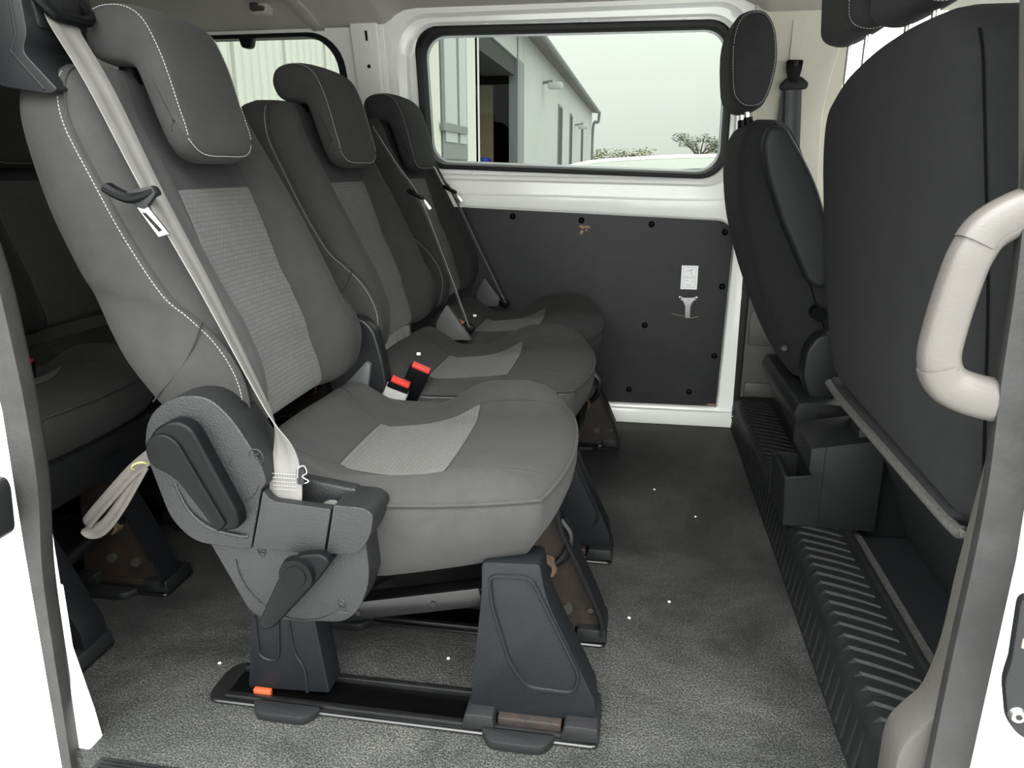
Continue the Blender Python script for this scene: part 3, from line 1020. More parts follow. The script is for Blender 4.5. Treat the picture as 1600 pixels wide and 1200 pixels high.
# diagonal crease low on the side panel
tube(catmull([(-0.592, -.2175, .644), (-0.606, -.2205, .612), (-0.632, -.2205, .575), (-0.665, -.2195, .543), (-0.690, -.2100, .520)], 5), 0.0012, 6, bm=b)
seam_me = from_bm(b, 'seam', FABT)


def cushion_mesh():
    b = bmesh.new()
    uvl = b.loops.layers.uv.new('UVMap')
    na, nb = 30, 30
    xr, xf = -0.615, -0.088
    xm, hx = (xr + xf) / 2, (xf - xr) / 2

    HW = 0.248

    def warp(bb, a):
        t = min(1, max(0, (a + 0.45) / 0.70))
        be = lerp(0.43, 0.64, t)
        s = 1 if bb >= 0 else -1
        q = abs(bb)
        if q < 0.6:
            return s * q / 0.6 * be
        return s * (be + (q - 0.6) / 0.4 * (1 - be))

    def pt(a, bb0):
        bb = warp(bb0, a)
        k = 0.46
        x = a * math.sqrt(1 - k * bb * bb / 2)
        y = bb * math.sqrt(1 - k * a * a / 2)
        X = xm + hx * x
        Y = HW * y
        ez = (1 - abs(a) ** 7) * (1 - abs(bb) ** 7)
        bol = math.exp(-((abs(bb) - 0.80) / 0.16) ** 2) * (0.014 + 0.006 * (a < 0.7))
        rear = max(0, -a - 0.35) / 0.65
        frontz = max(0, a - 0.1) / 0.9
        base = 0.368 + 0.012 * (a + 1) + 0.035 * rear ** 1.6
        mid = 0.366 + 0.020 * max(0, a + .4) + 0.004 * frontz + 0.085 * rear ** 1.25
        top = lerp(mid, max(base, mid) + 0.016 + 0.5 * bol, min(1, max(0, (abs(bb) - .46) / .34)) ** 1.5)
        # the inboard thigh bolster stands higher towards the front (the outboard one is sat flat)
        q = min(1.0, max(0.0, (a + .24) / .58))
        q = q * q * (3 - 2 * q)
        side = math.exp(-((bb - .80) / .20) ** 2) if bb < .80 else 1.0
        z = lerp(base, max(top, base - .006), min(1, ez * 1.25)) + 0.012 * ez * math.sin(frontz * PI) + side * min(1, ez * 1.6) * (0.029 * q - 0.018 * (1 - q) * (a > -.75) * min(1, (a + .75) / .25))
        return Vector((X, Y, z)), base

    G = []
    for i in range(na + 1):
        row = []
        for j in range(nb + 1):
            a = -1 + 2 * i / na
            bb = -1 + 2 * j / nb
            row.append(pt(a, bb)[0])
        G.append(row)
    V = [[b.verts.new(p) for p in r] for r in G]
    ia0, ia1 = int(round((1 - 0.45) / 2 * na)), int(round((1 + 0.235) / 2 * na))
    jb0, jb1 = int(round(0.2 * nb)), int(round(0.8 * nb))
    for i in range(na):
        for j in range(nb):
            f = b.faces.new((V[i][j], V[i + 1][j], V[i + 1][j + 1], V[i][j + 1]))
            if ia0 <= i < ia1 and jb0 <= j < jb1:
                f.material_index = 1
            for lp, (ii, jj) in zip(f.loops, ((i, j), (i + 1, j), (i + 1, j + 1), (i, j + 1))):
                lp[uvl].uv = (G[ii][jj].y, G[ii][jj].x)
    # boundary loop
    idx = [(i, 0) for i in range(na)] + [(na, j) for j in range(nb)] + [(i, nb) for i in range(na, 0, -1)] + [(0, j) for j in range(nb, 0, -1)]
    ring0 = [V[i][j] for i, j in idx]
    base = [G[i][j] for i, j in idx]
    ctr = Vector((xm, 0, 0))
    prev = ring0
    for q in range(1, 8):
        t = q / 7
        cur = []
        for p in base:
            fx = (p.x - xr) / (xf - xr)
            out = Vector((p.x - xm, p.y, 0)) / 1.0
            o = Vector((out.x / hx, out.y / HW, 0))
            o.normalize()
            zb = lerp(0.245, 0.286, max(0, min(1, (fx - 0.35) / 0.6)))
            if abs(p.y) < 0.16 and fx > 0.9:
                zb = 0.282
            bul = 0.008 * math.sin(t * PI) - 0.030 * t * t * max(0, o.x) - 0.014 * t * t
            cur.append(b.verts.new(Vector((p.x, p.y, 0)) + o * bul + Vector((0, 0, lerp(p.z, zb, t)))))
        for k in range(len(idx)):
            k2 = (k + 1) % len(idx)
            b.faces.new((prev[k], cur[k], cur[k2], prev[k2]))
        prev = cur
    b.faces.new(prev)
    me = from_bm(b, 'cushion', [FAB, WOV], angle=80)
    # piping loop just under the top edge, near/front/far sides
    pip = [p + Vector((0, 0, -0.001)) for (i, j), p in zip(idx, base)]
    pip = [p + Vector((p.x - xm, p.y * 1.2, 0)).normalized() * 0.0015 for p in pip]
    front_seams = [[G[i][jb0] for i in range(ia0, na + 1)], [G[i][jb1] for i in range(ia0, na + 1)], [G[ia1][j] for j in range(jb0, jb1 + 1)], [G[ia0][j] for j in range(jb0, jb1 + 1)],
                   
                   [pt(lerp(-.467, -.93, k / 16), lerp(-.6, -.80, k / 16))[0] for k in range(17)], [pt(lerp(-.467, -.93, k / 16), lerp(.6, .80, k / 16))[0] for k in range(17)]]
    return me, pip, front_seams, idx


cu_me, cu_pip, cu_seams, cu_idx = cushion_mesh()
b = bmesh.new()
tube(cu_pip, 0.0028, 6, closed=True, bm=b)
pip_me = from_bm(b, 'piping', FAB)
b = bmesh.new()
for s in cu_seams:
    tube(smooth_path(s, (0, 0, 0.0002)), 0.0011, 5, bm=b)
cs_me = from_bm(b, 'seam', FABT)
b = stitches([p + Vector((0, -0.002, -0.006)) for p in cu_pip[2:30]], pitch=0.005)
cst_me = from_bm(b, 'stitching', THREAD, smooth=False)


def headrest_mesh():
    P = [(-.775, 1.008), (-.780, 1.030), (-.771, 1.052), (-.745, 1.064), (-.709, 1.063), (-.681, 1.046), (-.662, 1.008), (-.650, .969), (-.640, .918), (-.632, .880), (-.632, .864), (-.643, .855), (-.659, .855),
         (-.669, .866), (-.680, .899), (-.691, .938), (-.700, .970), (-.709, .985), (-.730, .990), (-.760, .992)]
    C = [(v.x, v.z) for v in catmull([(x, 0, z) for x, z in P], 3, closed=True)]
    n = len(C)
    cx, cz = -0.712, 1.0
    hw = 0.119
    # inward offsets: use vertex normals of the outline
    nr = []
    for i in range(n):
        d = Vector(C[(i + 1) % n]) - Vector(C[i - 1])
        v = Vector((d.y, -d.x))
        nr.append(v.normalized())
    area = sum(C[i][0] * C[(i + 1) % n][1] - C[(i + 1) % n][0] * C[i][1] for i in range(n))
    sgn = -1 if area < 0 else 1   # outward sign
    b = bmesh.new()
    lev = [(-hw, .020), (-hw + .002, .010), (-hw + .007, .003), (-hw + .014, .0), (-hw + .03, -.002), (-.06, -.004), (0, -.005), (.06, -.004), (hw - .03, -.002), (hw - .014, .0), (hw - .007, .003), (hw - .002, .010), (hw, .020)]
    R = []
    for y, ins in lev:
        ring = []
        for i in range(n):
            fx = 1.0
            # front face is rounder in plan than the back
            k = ins
            p = Vector(C[i]) - nr[i] * sgn * k + Vector((-0.012, 0))
            rc = 0.055
            over = max(0.0, abs(y) - (hw - rc))
            lift = rc - math.sqrt(max(0.0, rc * rc - over * over))
            wz = min(1.0, max(0.0, (0.965 - p.y) / 0.105))
            ring.append(b.verts.new((p.x, y, p.y + lift * 0.75 * wz)))
        R.append(ring)
    for i in range(len(R) - 1):
        for j in range(n):
            b.faces.new((R[i][j], R[i][(j + 1) % n], R[i + 1][(j + 1) % n], R[i + 1][j]))
    b.faces.new(R[0][::-1])
    b.faces.new(R[-1])
    seam = [Vector(v.co) for v in R[2]][2 * 3: 10 * 3 + 1]
    seam2 = [Vector(v.co) for v in R[-3]][2 * 3: 10 * 3 + 1]
    low = [Vector(v.co) for k in range(2, len(R) - 2) for v in [R[k][10 * 3]]]
    low = catmull(low, 4)
    return from_bm(b, 'headrest', [FAB], angle=70), seam, seam2, low


hr_me, hr_s1, hr_s2, hr_low = headrest_mesh()
b = bmesh.new()
stitches(smooth_path(hr_s1, (0.0008, -0.0012, 0.0008)), b, pitch=0.0048)
stitches(smooth_path(hr_low, (0.001, 0, -0.001)), b, pitch=0.0048)
stitches(smooth_path(hr_s2, (0.0008, 0.0012, 0.0008)), b, pitch=0.0048)
hst_me = from_bm(b, 'stitching', THREAD, smooth=False)
hr_k = hr_me.copy()
hr_k.materials[0] = FABT
b = cyl((-0.757, 0, 0.966), (-0.757, 0, 0.993), 0.019, 0.015, n=18, bev=0.003)
col_me = from_bm(b, 'post_collar', PLK)


def upper(parent, yoff, dz=0.0, dark=False, cy=0.0):
    """backrest, headrest and cushion of one place, as parts of parent"""
    bk = link('backrest', bk_me, parent, (0, yoff, 0))
    link('stitching', st_me, bk)
    link('seam', seam_me, bk)
    hr = link('headrest', hr_k if dark else hr_me, parent, (0, yoff, dz))
    link('stitching', hst_me, hr)
    link('post_collar', col_me, hr, (0, -0.055, -dz * 0.5))
    link('post_collar', col_me, hr, (0, 0.055, -dz * 0.5))
    cu = link('cushion', cu_me, parent, (0, yoff + cy, 0))
    link('piping', pip_me, cu)
    link('seam', cs_me, cu)
    return bk, hr, cu


# ---- leg meshes, built with the leg's outer (near) face at y = 0
FL = [(-0.205, .288), (-0.118, .292), (-0.108, .236), (-0.030, .064), (-0.028, .030), (-0.226, .018), (-0.222, .075), (-0.205, .24)]


def covered_leg():
    out = []
    b = prism(rounded(FL, [.01, .006, .03, .012, .004, .004, .006, .03], 4), 0.0, 0.058, 0.005, 2)
    out.append(('leg', from_bm(b, 'leg', PLN)))
    groove = rounded([(-0.193, .268), (-0.130, .270), (-0.055, .110), (-0.063, .076), (-0.135, .078), (-0.163, .122), (-0.190, .22)], .014, 5)
    b = tube([(x, -0.0012, z) for x, z in groove], 0.0032, 6, closed=True)
    out.append(('raised_border', from_bm(b, 'raised_border', PLN)))
    return out


def bare_leg():
    out = []
    b = bmesh.new()
    prism(rounded([(-0.21, .30), (-0.12, .30), (-0.108, .238), (-0.034, .064), (-0.030, .028), (-0.226, .018), (-0.215, .1), (-0.20, .24)], [.01, .006, .03, .012, .004, .004, .006, .03], 4), 0.022, 0.030, 0.001, 1, bm=b)
    out.append(('leg', from_bm(b, 'leg', RUST)))
    fr = catmull([(-0.116, 0, .300), (-0.110, 0, .240), (-0.072, 0, .155), (-0.034, 0, .066), (-0.030, 0, .026)], 5)
    b = sweep(fr, [(-.004, -.002), (.054, -.002), (.054, .004), (-.004, .004)], (0, 1, 0))
    out.append(('flange', from_bm(b, 'flange', PLN)))
    b = tube(catmull([(-0.19, 0.03, .14), (-0.13, 0.02, .15), (-0.10, .016, .178), (-0.092, .016, .22), (-0.11, .016, .25)], 5), 0.008, 8)
    out.append(('latch_hook', from_bm(b, 'latch_hook', MTK)))
    for x, z, r in ((-.095, .066, .010), (-.052, .068, .0055), (-.15, .070, .010)):
        out.append(('bolt', from_bm(cyl((x, .024, z), (x, .013, z), r, n=14, bev=.002), 'bolt', DULL)))
    out.append(('tube_collar', from_bm(cyl((-0.135, 0.024, .150), (-0.135, 0.006, .150), 0.021, 0.019, n=18, bev=.003), 'tube_collar', RUST2)))
    return out


def rear_leg():
    out = []
    P = rounded([(-0.585, .33), (-0.475, .33), (-0.478, .166), (-0.462, .022), (-0.607, .014), (-0.586, .16)], .004, 2)
    b = prism(P, 0.0, 0.05, 0.004, 2)
    out.append(('leg', from_bm(b, 'leg', PLN)))
    b = bmesh.new()
    tube(catmull([(-0.580, -.001, .155), (-0.580, -.001, .10), (-0.578, -.001, .082), (-0.560, -.001, .074), (-0.546, -.001, .085), (-0.542, -.001, .12), (-0.538, -.001, .165)], 5), 0.0026, 6, bm=b)
    tube(catmull([(-0.523, -.001, .17), (-0.518, -.001, .10), (-0.507, -.001, .074), (-0.502, -.001, .055), (-0.501, -.001, .02)], 5), 0.0026, 6, bm=b)
    out.append(('raised_border', from_bm(b, 'raised_border', PLN)))
    return out


def foot_base(long=True):
    """floor rail with two feet; outer edge at y = 0"""
    out = []
    b = bmesh.new()
    for yy, h in ((-0.012, .012), (0.055, .016)):
        box((-0.34, yy + 0.006, h / 2 + .001), (0.60, 0.012, h), 0.003, bm=b)
    box((-0.34, 0.022, 0.004), (0.60, 0.07, 0.006), bm=b)
    out.append(('floor_rail', from_bm(b, 'floor_rail', MTK)))
    b = prism(rounded([(-0.660, -0.022), (-0.022, -0.022), (-0.022, 0.078), (-0.66, 0.078), (-0.672, 0.05), (-0.672, 0.0)], .012, 3), 0.0012, 0.007, 0.002, 1, axis='z')
    out.append(('base_plate', from_bm(b, 'base_plate', MTK)))
    for x0, x1 in ((-0.236, -0.182), (-0.080, -0.020)):
        b = prism(rounded([(x0, .006), (x0 + .006, .034), (x1 - .004, .034), (x1, .008)], .003, 2), -0.016, 0.07, 0.003)
        out.append(('foot_clip', from_bm(b, 'foot_clip', PLM)))
    b = box((-0.13, 0.02, 0.018), (0.10, 0.05, 0.016), 0.002)
    out.append(('foot_bracket', from_bm(b, 'foot_bracket', RUST)))
    for x in (-0.145, -0.525):
        b = prism(rounded([(x - .058, -.018), (x + .058, -.018), (x + .042, -.046), (x - .042, -.046)], [.004, .004, .014, .014], 4), 0.001, 0.016, 0.004, 2, axis='z')
        out.append(('latch_tab', from_bm(b, 'latch_tab', PLM)))
    return out


CL, BL, RL, FB = covered_leg(), bare_leg(), rear_leg(), foot_base()


def put(parts, parent, y, sub=False):
    first = None
    for nm, me in parts:
        if nm == 'leg':
            first = link(nm, me, parent, (0, y, 0))
        elif first is not None and nm in ('raised_border', 'flange', 'latch_hook', 'bolt', 'tube_collar'):
            link(nm, me, first)
        else:
            link(nm, me, parent, (0, y, 0))


def under_parts(parent, y0, y1):
    """pan and link bars beneath a seat"""
    b = box((-0.36, (y0 + y1) / 2 + .02, 0.292), (0.44, y1 - y0 - .06, 0.04), 0.012)
    link('seat_pan', from_bm(b, 'seat_pan', MTK), parent)
    b = bmesh.new()
    box((-0.36, y0 + 0.07, 0.155), (0.29, 0.010, 0.034), 0.003, bm=b, rot=Matrix.Rotation(-math.radians(13), 3, 'Y'))
    box((-0.36, y0 + 0.09, 0.165), (0.29, 0.04, 0.006), 0.002, bm=b, rot=Matrix.Rotation(-math.radians(13), 3, 'Y'))
    lb = link('link_bar', from_bm(b, 'link_bar', MTK), parent)
    for x, z in ((-.43, .137), (-.30, .168)):
        link('pivot_hole', from_bm(cyl((x, y0 + 0.066, z), (x, y0 + 0.063, z), 0.005, n=12), 'pivot_hole', RUB), lb)
    b = tube([(-0.135, y1 - 0.05, 0.150), (-0.150, y0 + 0.055, 0.120)], 0.0125, 12)
    link('cross_tube', from_bm(b, 'cross_tube', MTK), parent)
    b = tube([(-0.50, y1 - 0.03, 0.06), (-0.42, y1 - 0.05, 0.12), (-0.30, y1 - 0.05, 0.20)], 0.012, 10)
    link('torsion_tube', from_bm(b, 'torsion_tube', MTK), parent)


def side_cover(parent):
    """grey plastic recliner cover on the near side (coordinates relative to the seat centre, outer face about y = -0.27)"""
    yo = -0.272
    S1 = rounded([(-.670, .47), (-.656, .522), (-.612, .552), (-.562, .554), (-.530, .524), (-.494, .460), (-.488, .432), (-.4975, .421), (-.523, .327), (-.545, .326), (-.612, .330), (-.644, .365)], [.03, .03, .03, .03, .03, .03, .008, .004, .002, .01, .035, .02], 5)
    b = prism(S1, yo, -0.200, 0.027, 6, ang=40)
    c = link('recliner_cover', from_bm(b, 'recliner_cover', PLG), parent)
    S2 = rounded([(-.4945, .421), (-.484, .405), (-.3965, .400), (-.4125, .330), (-.5195, .329)], [.004, .012, .003, .002, .002], 4)
    b = prism(S2, yo - 0.001, yo + 0.014, 0.006, 3)
    link('belt_pocket_cover', from_bm(b, 'belt_pocket_cover', PLG), parent)
    S3 = rounded([(-.3930, .406), (-.350, .405), (-.336, .396), (-.342, .362), (-.362, .334), (-.4090, .330)], [.003, .012, .014, .02, .012, .002], 4)
    b = prism(S3, yo, -0.202, 0.016, 5, ang=40)
    link('front_cover', from_bm(b, 'front_cover', PLG), parent)
    # back wall and floor of the belt pocket
    b = prism(rounded([(-.50, .424), (-.38, .408), (-.38, .37), (-.50, .37)], .004, 2), -0.222, -0.200, 0.005)
    link('pocket_rim', from_bm(b, 'pocket_rim', PLG), parent)
    b = box((-0.447, -0.240, 0.365), (0.105, 0.042, 0.03), 0.002)
    link('pocket_well', from_bm(b, 'pocket_well', PLM), parent)
    b = cyl((-0.412, -0.238, 0.380), (-0.412, -0.240, 0.391), 0.011, n=16, bev=.002)
    link('anchor_bolt', from_bm(b, 'anchor_bolt', STEEL), parent)
    b = tube(catmull([(-.632, yo + .002, .43), (-.612, yo, .382), (-.580, yo - .001, .356), (-.54, yo - .001, .348), (-.524, yo, .347)], 6), [.0012] + [.0032] * 23 + [.0012], 8)
    link('moulded_ridge', from_bm(b, 'moulded_ridge', PLG), parent)
    # lower shield
    S4 = rounded([(-.605, .345), (-.355, .345), (-.352, .285), (-.372, .235), (-.396, .212), (-.520, .203), (-.544, .214)], [.004, .004, .03, .03, .02, .03, .03], 5)
    b = prism(S4, -0.258, -0.205, 0.010, 3)
    link('lower_cover', from_bm(b, 'lower_cover', PLG), parent)
    b = bmesh.new()
    arcp = [(-.465 + .092 * math.cos(t), -0.2585, .300 + .092 * math.sin(t)) for t in [math.radians(180 + q * 10) for q in range(0, 15)]]
    tube(arcp, 0.0011, 5, bm=b)
    for cx, cz in ((-.515, .318), (-.398, .240)):
        pts = [(cx + .007 * math.cos(t) * 0.8, -0.2585, cz + .010 * math.sin(t)) for t in [2 * PI * q / 14 for q in range(14)]]
        tube(pts, 0.0009, 5, closed=True, bm=b)
        tube([(cx - .003, -.2585, cz + .004), (cx + .003, -.2585, cz + .002), (cx - .003, -.2585, cz - .002), (cx + .003, -.2585, cz - .004)], 0.0008, 5, bm=b)
    tube([(-.41, -.2585, .229), (-.39, -.2585, .229)], 0.0009, 5, bm=b)
    link('moulded_mark', from_bm(b, 'moulded_mark', PLG), parent)['kind'] = 'stuff'
    # recline lever
    S5 = rounded([(-.648, .482), (-.636, .508), (-.604, .526), (-.578, .518), (-.523, .392), (-.524, .370), (-.553, .364), (-.607, .444), (-.640, .458)], [.015, .015, .02, .02, .012, .008, .01, .03, .012], 5)
    b = prism(S5, -0.296, -0.268, 0.006, 3)
    lv = link('recline_lever', from_bm(b, 'recline_lever', PLK), parent)
    S6 = rounded([(-.647, .480), (-.640, .499), (-.618, .508), (-.598, .498), (-.540, .378), (-.553, .364), (-.607, .444), (-.640, .458)], [.012, .012, .016, .016, .004, .006, .03, .012], 5)
    b = prism(S6, -0.301, -0.293, 0.0045, 3)
    link('lever_face', from_bm(b, 'lever_face', PLK), lv)
    # moulded seat symbol in a ring and two tick marks
    b = bmesh.new()
    cx, cz = -.500, .470
    tube([(cx + .0105 * math.cos(t), -0.2722, cz + .0115 * math.sin(t)) for t in [2 * PI * q / 18 for q in range(18)]], 0.0008, 5, closed=True, bm=b)
    tube([(cx - .004, -.2724, cz + .006), (cx - .001, -.2724, cz - .004), (cx + .006, -.2724, cz - .005)], 0.0016, 5, bm=b)
    tube([(cx - .001, -.2724, cz + .002), (cx + .004, -.2724, cz + .006)], 0.0009, 5, bm=b)
    tube(catmull([(-.545, -.2722, .452), (-.538, -.2722, .462), (-.536, -.2722, .470)], 4), 0.0009, 5, bm=b)
    tube(catmull([(-.522, -.2722, .403), (-.508, -.2722, .414), (-.500, -.2722, .428)], 4), 0.0009, 5, bm=b)
    link('moulded_mark', from_bm(b, 'moulded_mark', PLG), parent)['kind'] = 'stuff'
    # tip lever with round pivot
    S7 = rounded([(-.467, .306), (-.446, .333), (-.410, .338), (-.396, .326), (-.418, .295), (-.482, .222), (-.506, .210), (-.511, .222)], [.018, .016, .014, .008, .02, .008, .006, .004], 5)
    b = prism(S7, -0.288, -0.256, 0.005, 3)
    tl = link('tip_lever', from_bm(b, 'tip_lever', PLK), parent)
    S8 = rounded([(-.470, .303), (-.449, .325), (-.425, .318), (-.428, .285), (-.488, .216), (-.506, .210), (-.511, .222)], [.018, .016, .014, .012, .008, .006, .004], 5)
    b = prism(S8, -0.296, -0.286, 0.004, 3)
    cyl((-.446, -.284, .305), (-.446, -.2965, .305), .0265, .0245, n=28, bev=.002, bm=b)
    link('lever_face', from_bm(b, 'lever_face', PLK), tl)
    b = cyl((-.446, -.294, .305), (-.446, -.2985, .305), 0.017, 0.0155, n=24, bev=.001)
    link('pivot_cap', from_bm(b, 'pivot_cap', PLK), tl)


def retractor(parent, dark=False):
    """black belt housing on the near top corner (relative to the seat centre)"""
    b = bmesh.new()
    P = rounded([(-.850, 1.12), (-.784, 1.12), (-.783, 1.014), (-.795, .995), (-.752, .948), (-.764, .942), (-.838, .953), (-.868, 1.00)], [.01, .01, .01, .012, .004, .004, .01, .02], 4)
    prism(P, -0.225, -0.095, 0.009, 4, bm=b)
    h = link('belt_housing', from_bm(b, 'belt_housing', PLH), parent)
    b = tube([(-.799, -.2252, 1.12), (-.799, -.2252, 1.014), (-.811, -.2252, .995), (-.771, -.2252, .948)], .0016, 6)
    link('housing_seam', from_bm(b, 'housing_seam', PLH), h)
    # guide plate, guide bar
    b = prism(rounded([(-.212, 1.075), (-.118, 1.085), (-.112, 1.040), (-.120, 1.030), (-.205, 1.025)], .006, 3), -.786, -.779, 0.002, 2, axis='x')
    link('guide_plate', from_bm(b, 'guide_plate', PLM), h)
    b = box((-.778, -.163, 1.062), (.002, .002, .03))
    link('guide_rib', from_bm(b, 'guide_rib', PLH), h)
    b = tube(catmull([(-.782, -.206, 1.066), (-.770, -.202, 1.052), (-.764, -.190, 1.042), (-.762, -.163, 1.041), (-.762, -.136, 1.043), (-.768, -.122, 1.053), (-.782, -.118, 1.070)], 5), 0.0075, 8)
    link('guide_bar', from_bm(b, 'guide_bar', PLK), h)


# ---- single seat nearest the door
single = thing('passenger_seat', 'nearest single grey-black passenger seat with reclining lever beside the open door', 'seat', (0, 1.14, 0), group='second row passenger seats')
_b, _h, _c = upper(single, 0, 0.006, False, 0.04)
_h.scale = (1, 0.80, 1)
_h.location.y = -0.022
put(FB, single, -0.195)
put(CL, single, -0.187)
put(RL, single, -0.187)
put(FB, single, 0.055)
put(BL, single, 0.035)
under_parts(single, -0.19, 0.10)
side_cover(single)
retractor(single)
b = box((-0.578, -0.192, 0.014), (0.030, 0.008, 0.012), 0.001)
tag(link('release_tab', from_bm(b, 'release_tab', ORANGE), single), 'small orange indicator tab')

# ---- double seat beyond
double = thing('double_passenger_seat', 'grey-black two-place passenger bench behind the nearest seat, against the far wall', 'seat', (0, 1.985, 0), group='second row passenger seats')
upper(double, -0.275, 0.0, False, 0.02)
upper(double, 0.275, -0.012, True, -0.034)
put(FB, double, -0.49)
put(CL, double, -0.482)
put(RL, double, -0.482)
put(FB, double, 0.21)
put(BL, double, 0.175)
under_parts(double, -0.47, 0.24)
# curved black recliner bracket between the seats and pale sheet beside it
C2 = rounded([(-.640, .40), (-.630, .52), (-.595, .552), (-.555, .550), (-.530, .525), (-.512, .45), (-.505, .345), (-.62, .345)], [.02, .03, .02, .015, .02, .03, .01, .01], 5)
b = prism(C2, -0.552, -0.512, 0.011, 4)
link('recliner_cover', from_bm(b, 'recliner_cover', PLH), double)
b = prism([(-.605, .400), (-.545, .462), (-.536, .455), (-.550, .376), (-.58, .36)], -0.570, -0.556, 0.002)
link('frame_plate', from_bm(b, 'frame_plate', mat('dull_grey_metal', (0.06, 0.06, 0.063), 0.5)), double)
for yy in (-0.045, 0.478):
    b = prism([(-.535, .440), (-.505, .490), (-.497, .484), (-.455, .425), (-.435, .395), (-.53, .39)], yy - 0.012, yy + 0.008, 0.003)
    tag(link('hinge_cover', from_bm(b, 'hinge_cover', mat('mid_grey_plastic', (0.05, 0.05, 0.049), 0.5, spec=0.25)), double), 'pale grey hinge cover beside the cushion')
lk = link('stitching', cst_me, [c for c in double.children if c.name.startswith('cushion')][0])


# ---- third row: copies of both seats, with all their parts
def copy_tree(o, parent=None):
    c = o.copy()
    COL.objects.link(c)
    c.parent = parent
    for ch in list(o.children):
        copy_tree(ch, c)
    return c


s3 = copy_tree(single)
s3.location = (-0.897, 1.160, 0)
tag(s3, 'dark rear-row passenger seat nearest the left door seal, red buckle above its cushion', 'seat', 'rear row passenger seats')
d3 = copy_tree(double)
d3.location = (-0.897, 1.996, 0)
tag(d3, 'dark rear-row double seat in the shade behind the nearest grey seat', 'seat', 'rear row passenger seats')
for ch in s3.children:
    if ch.name.startswith('cushion'):
        ch.location.z += .034
        ch.location.x -= .025
b = prism(rounded([(1.00, .335), (1.43, .335), (1.43, .255), (1.00, .255)], .006, 3), -1.045, -1.018, 0.004, axis='x')
obj('front_valance', b, PLM, s3)

# ------------------------------------------------------------------ seat belts of the second row
bt = thing('seat_belt', 'grey seat belt running down the front of the nearest seat to its side cover', 'seat belt', (-0.6, 0.93, 0.39), group='second row seat belts')
path = [(-.774, .972, 1.042), (-.763, .962, 1.026), (-.706, .938, .950), (-.634, .914, .820), (-.568, .906, .692), (-.512, .904, .566), (-.488, .902, .512), (-.474, .898, .470), (-.472, .892, .430), (-.474, .888, .392)]
wd = [(0, 1, 0.05), (0.05, 1, 0), (0, 1, 0), (-.12, 1, 0), (-.24, .95, 0), (-.38, .90, 0), (-.50, .80, 0), (-.86, .45, 0), (-1, .05, 0), (-1, 0, 0)]
obj('webbing', ribbon(path, wd, [.0245] * 9), BELT, bt)
b = bmesh.new()
for r in range(5):
    stitches([(-.490, .8885, .438 - r * .006), (-.452, .8885, .438 - r * .006)], b, pitch=.004, w=.0007)
obj('stitched_patch', b, BELTD, bt, smooth=False)
# loose label and thread beside the sewn end
b = prism(rounded([(-.452, .448), (-.440, .448), (-.442, .425), (-.452, .425)], .002, 2), .886, .889)
tag(obj('belt_label', b, RUB, bt), 'black loose label on the sewn end')
b = tube(catmull([(-.450, .884, .436), (-.446, .880, .452), (-.437, .880, .456), (-.434, .880, .446), (-.441, .880, .440), (-.432, .880, .434), (-.438, .880, .430)], 5), 0.0007, 5)
obj('loose_thread', b, THREAD, bt)
# tongue
tg = obj('tongue', sweep(catmull([(-.678, .884, .826), (-.664, .884, .818), (-.645, .884, .812), (-.628, .887, .815), (-.612, .890, .822)], 4),
                         [(a * .010, c * .0062) for a, c in ((-1, -.4), (-.6, -1), (.6, -1), (1, -.4), (1, .4), (.6, 1), (-.6, 1), (-1, .4))], (0, 1, 0)), PLK, bt)
b = prism(rounded([(-.650, .820), (-.612, .828), (-.607, .818), (-.626, .798), (-.640, .802)], .004, 3), .880, .888, .002)
obj('tongue_shoulder', b, PLM, tg)
b = loops_strip([[(x, .8815, z) for x, z in ((-.640, .806), (-.624, .804), (-.597, .768), (-.612, .764))], [(x, .8815, z) for x, z in ((-.632, .795), (-.625, .794), (-.605, .772), (-.611, .770))]])
loops_strip([[(x, .8855, z) for x, z in ((-.640, .806), (-.624, .804), (-.597, .768), (-.612, .764))], [(x, .8855, z) for x, z in ((-.632, .795), (-.625, .794), (-.605, .772), (-.611, .770))]], b)
loops_strip([[(x, y, z) for x, z in ((-.640, .806), (-.624, .804), (-.597, .768), (-.612, .764))] for y in (.8815, .8855)], b)
loops_strip([[(x, y, z) for x, z in ((-.632, .795), (-.625, .794), (-.605, .772), (-.611, .770))] for y in (.8815, .8855)], b)
obj('metal_blade', b, STEEL, tg, smooth=False)

for k, (pp, lab) in enumerate((([(-.700, 1.965, .950), (-.640, 1.958, .860), (-.578, 1.958, .770), (-.505, 1.962, .580), (-.452, 1.966, .425)], 'thin dark grey seat belt hanging between the middle and far seats'),
                               ([(-.672, 2.42, .895), (-.628, 2.415, .810), (-.600, 2.415, .770), (-.515, 2.42, .590), (-.432, 2.43, .415)], 'thin dark grey seat belt at the outer side of the farthest seat by the wall'))):
    t = thing('seat_belt', lab, 'seat belt', (pp[2][0], pp[2][1], .42), group='second row seat belts')
    obj('webbing', ribbon(pp, [(0.42, -1, 0.2)] * 5, .016), BELTD, t)
    x, y, z = pp[2]
    b = box((x - .006, y - .012, z + .012), (.05, .012, .012), .004, rot=Matrix.Rotation(math.radians(25), 3, 'Y'))
    tb = obj('tongue', b, PLK, t)
    b = box((x + .022, y - .012, z - .016), (.030, .004, .014), .001, rot=Matrix.Rotation(math.radians(52), 3, 'Y'))
    obj('metal_blade', b, STEEL, tb)
    x, y, z = pp[4]
    b = box((x, y, z - .004), (.034, .03, .026), .006, rot=Matrix.Rotation(math.radians(30), 3, 'Y'))
    obj('anchor', b, PLK, t)


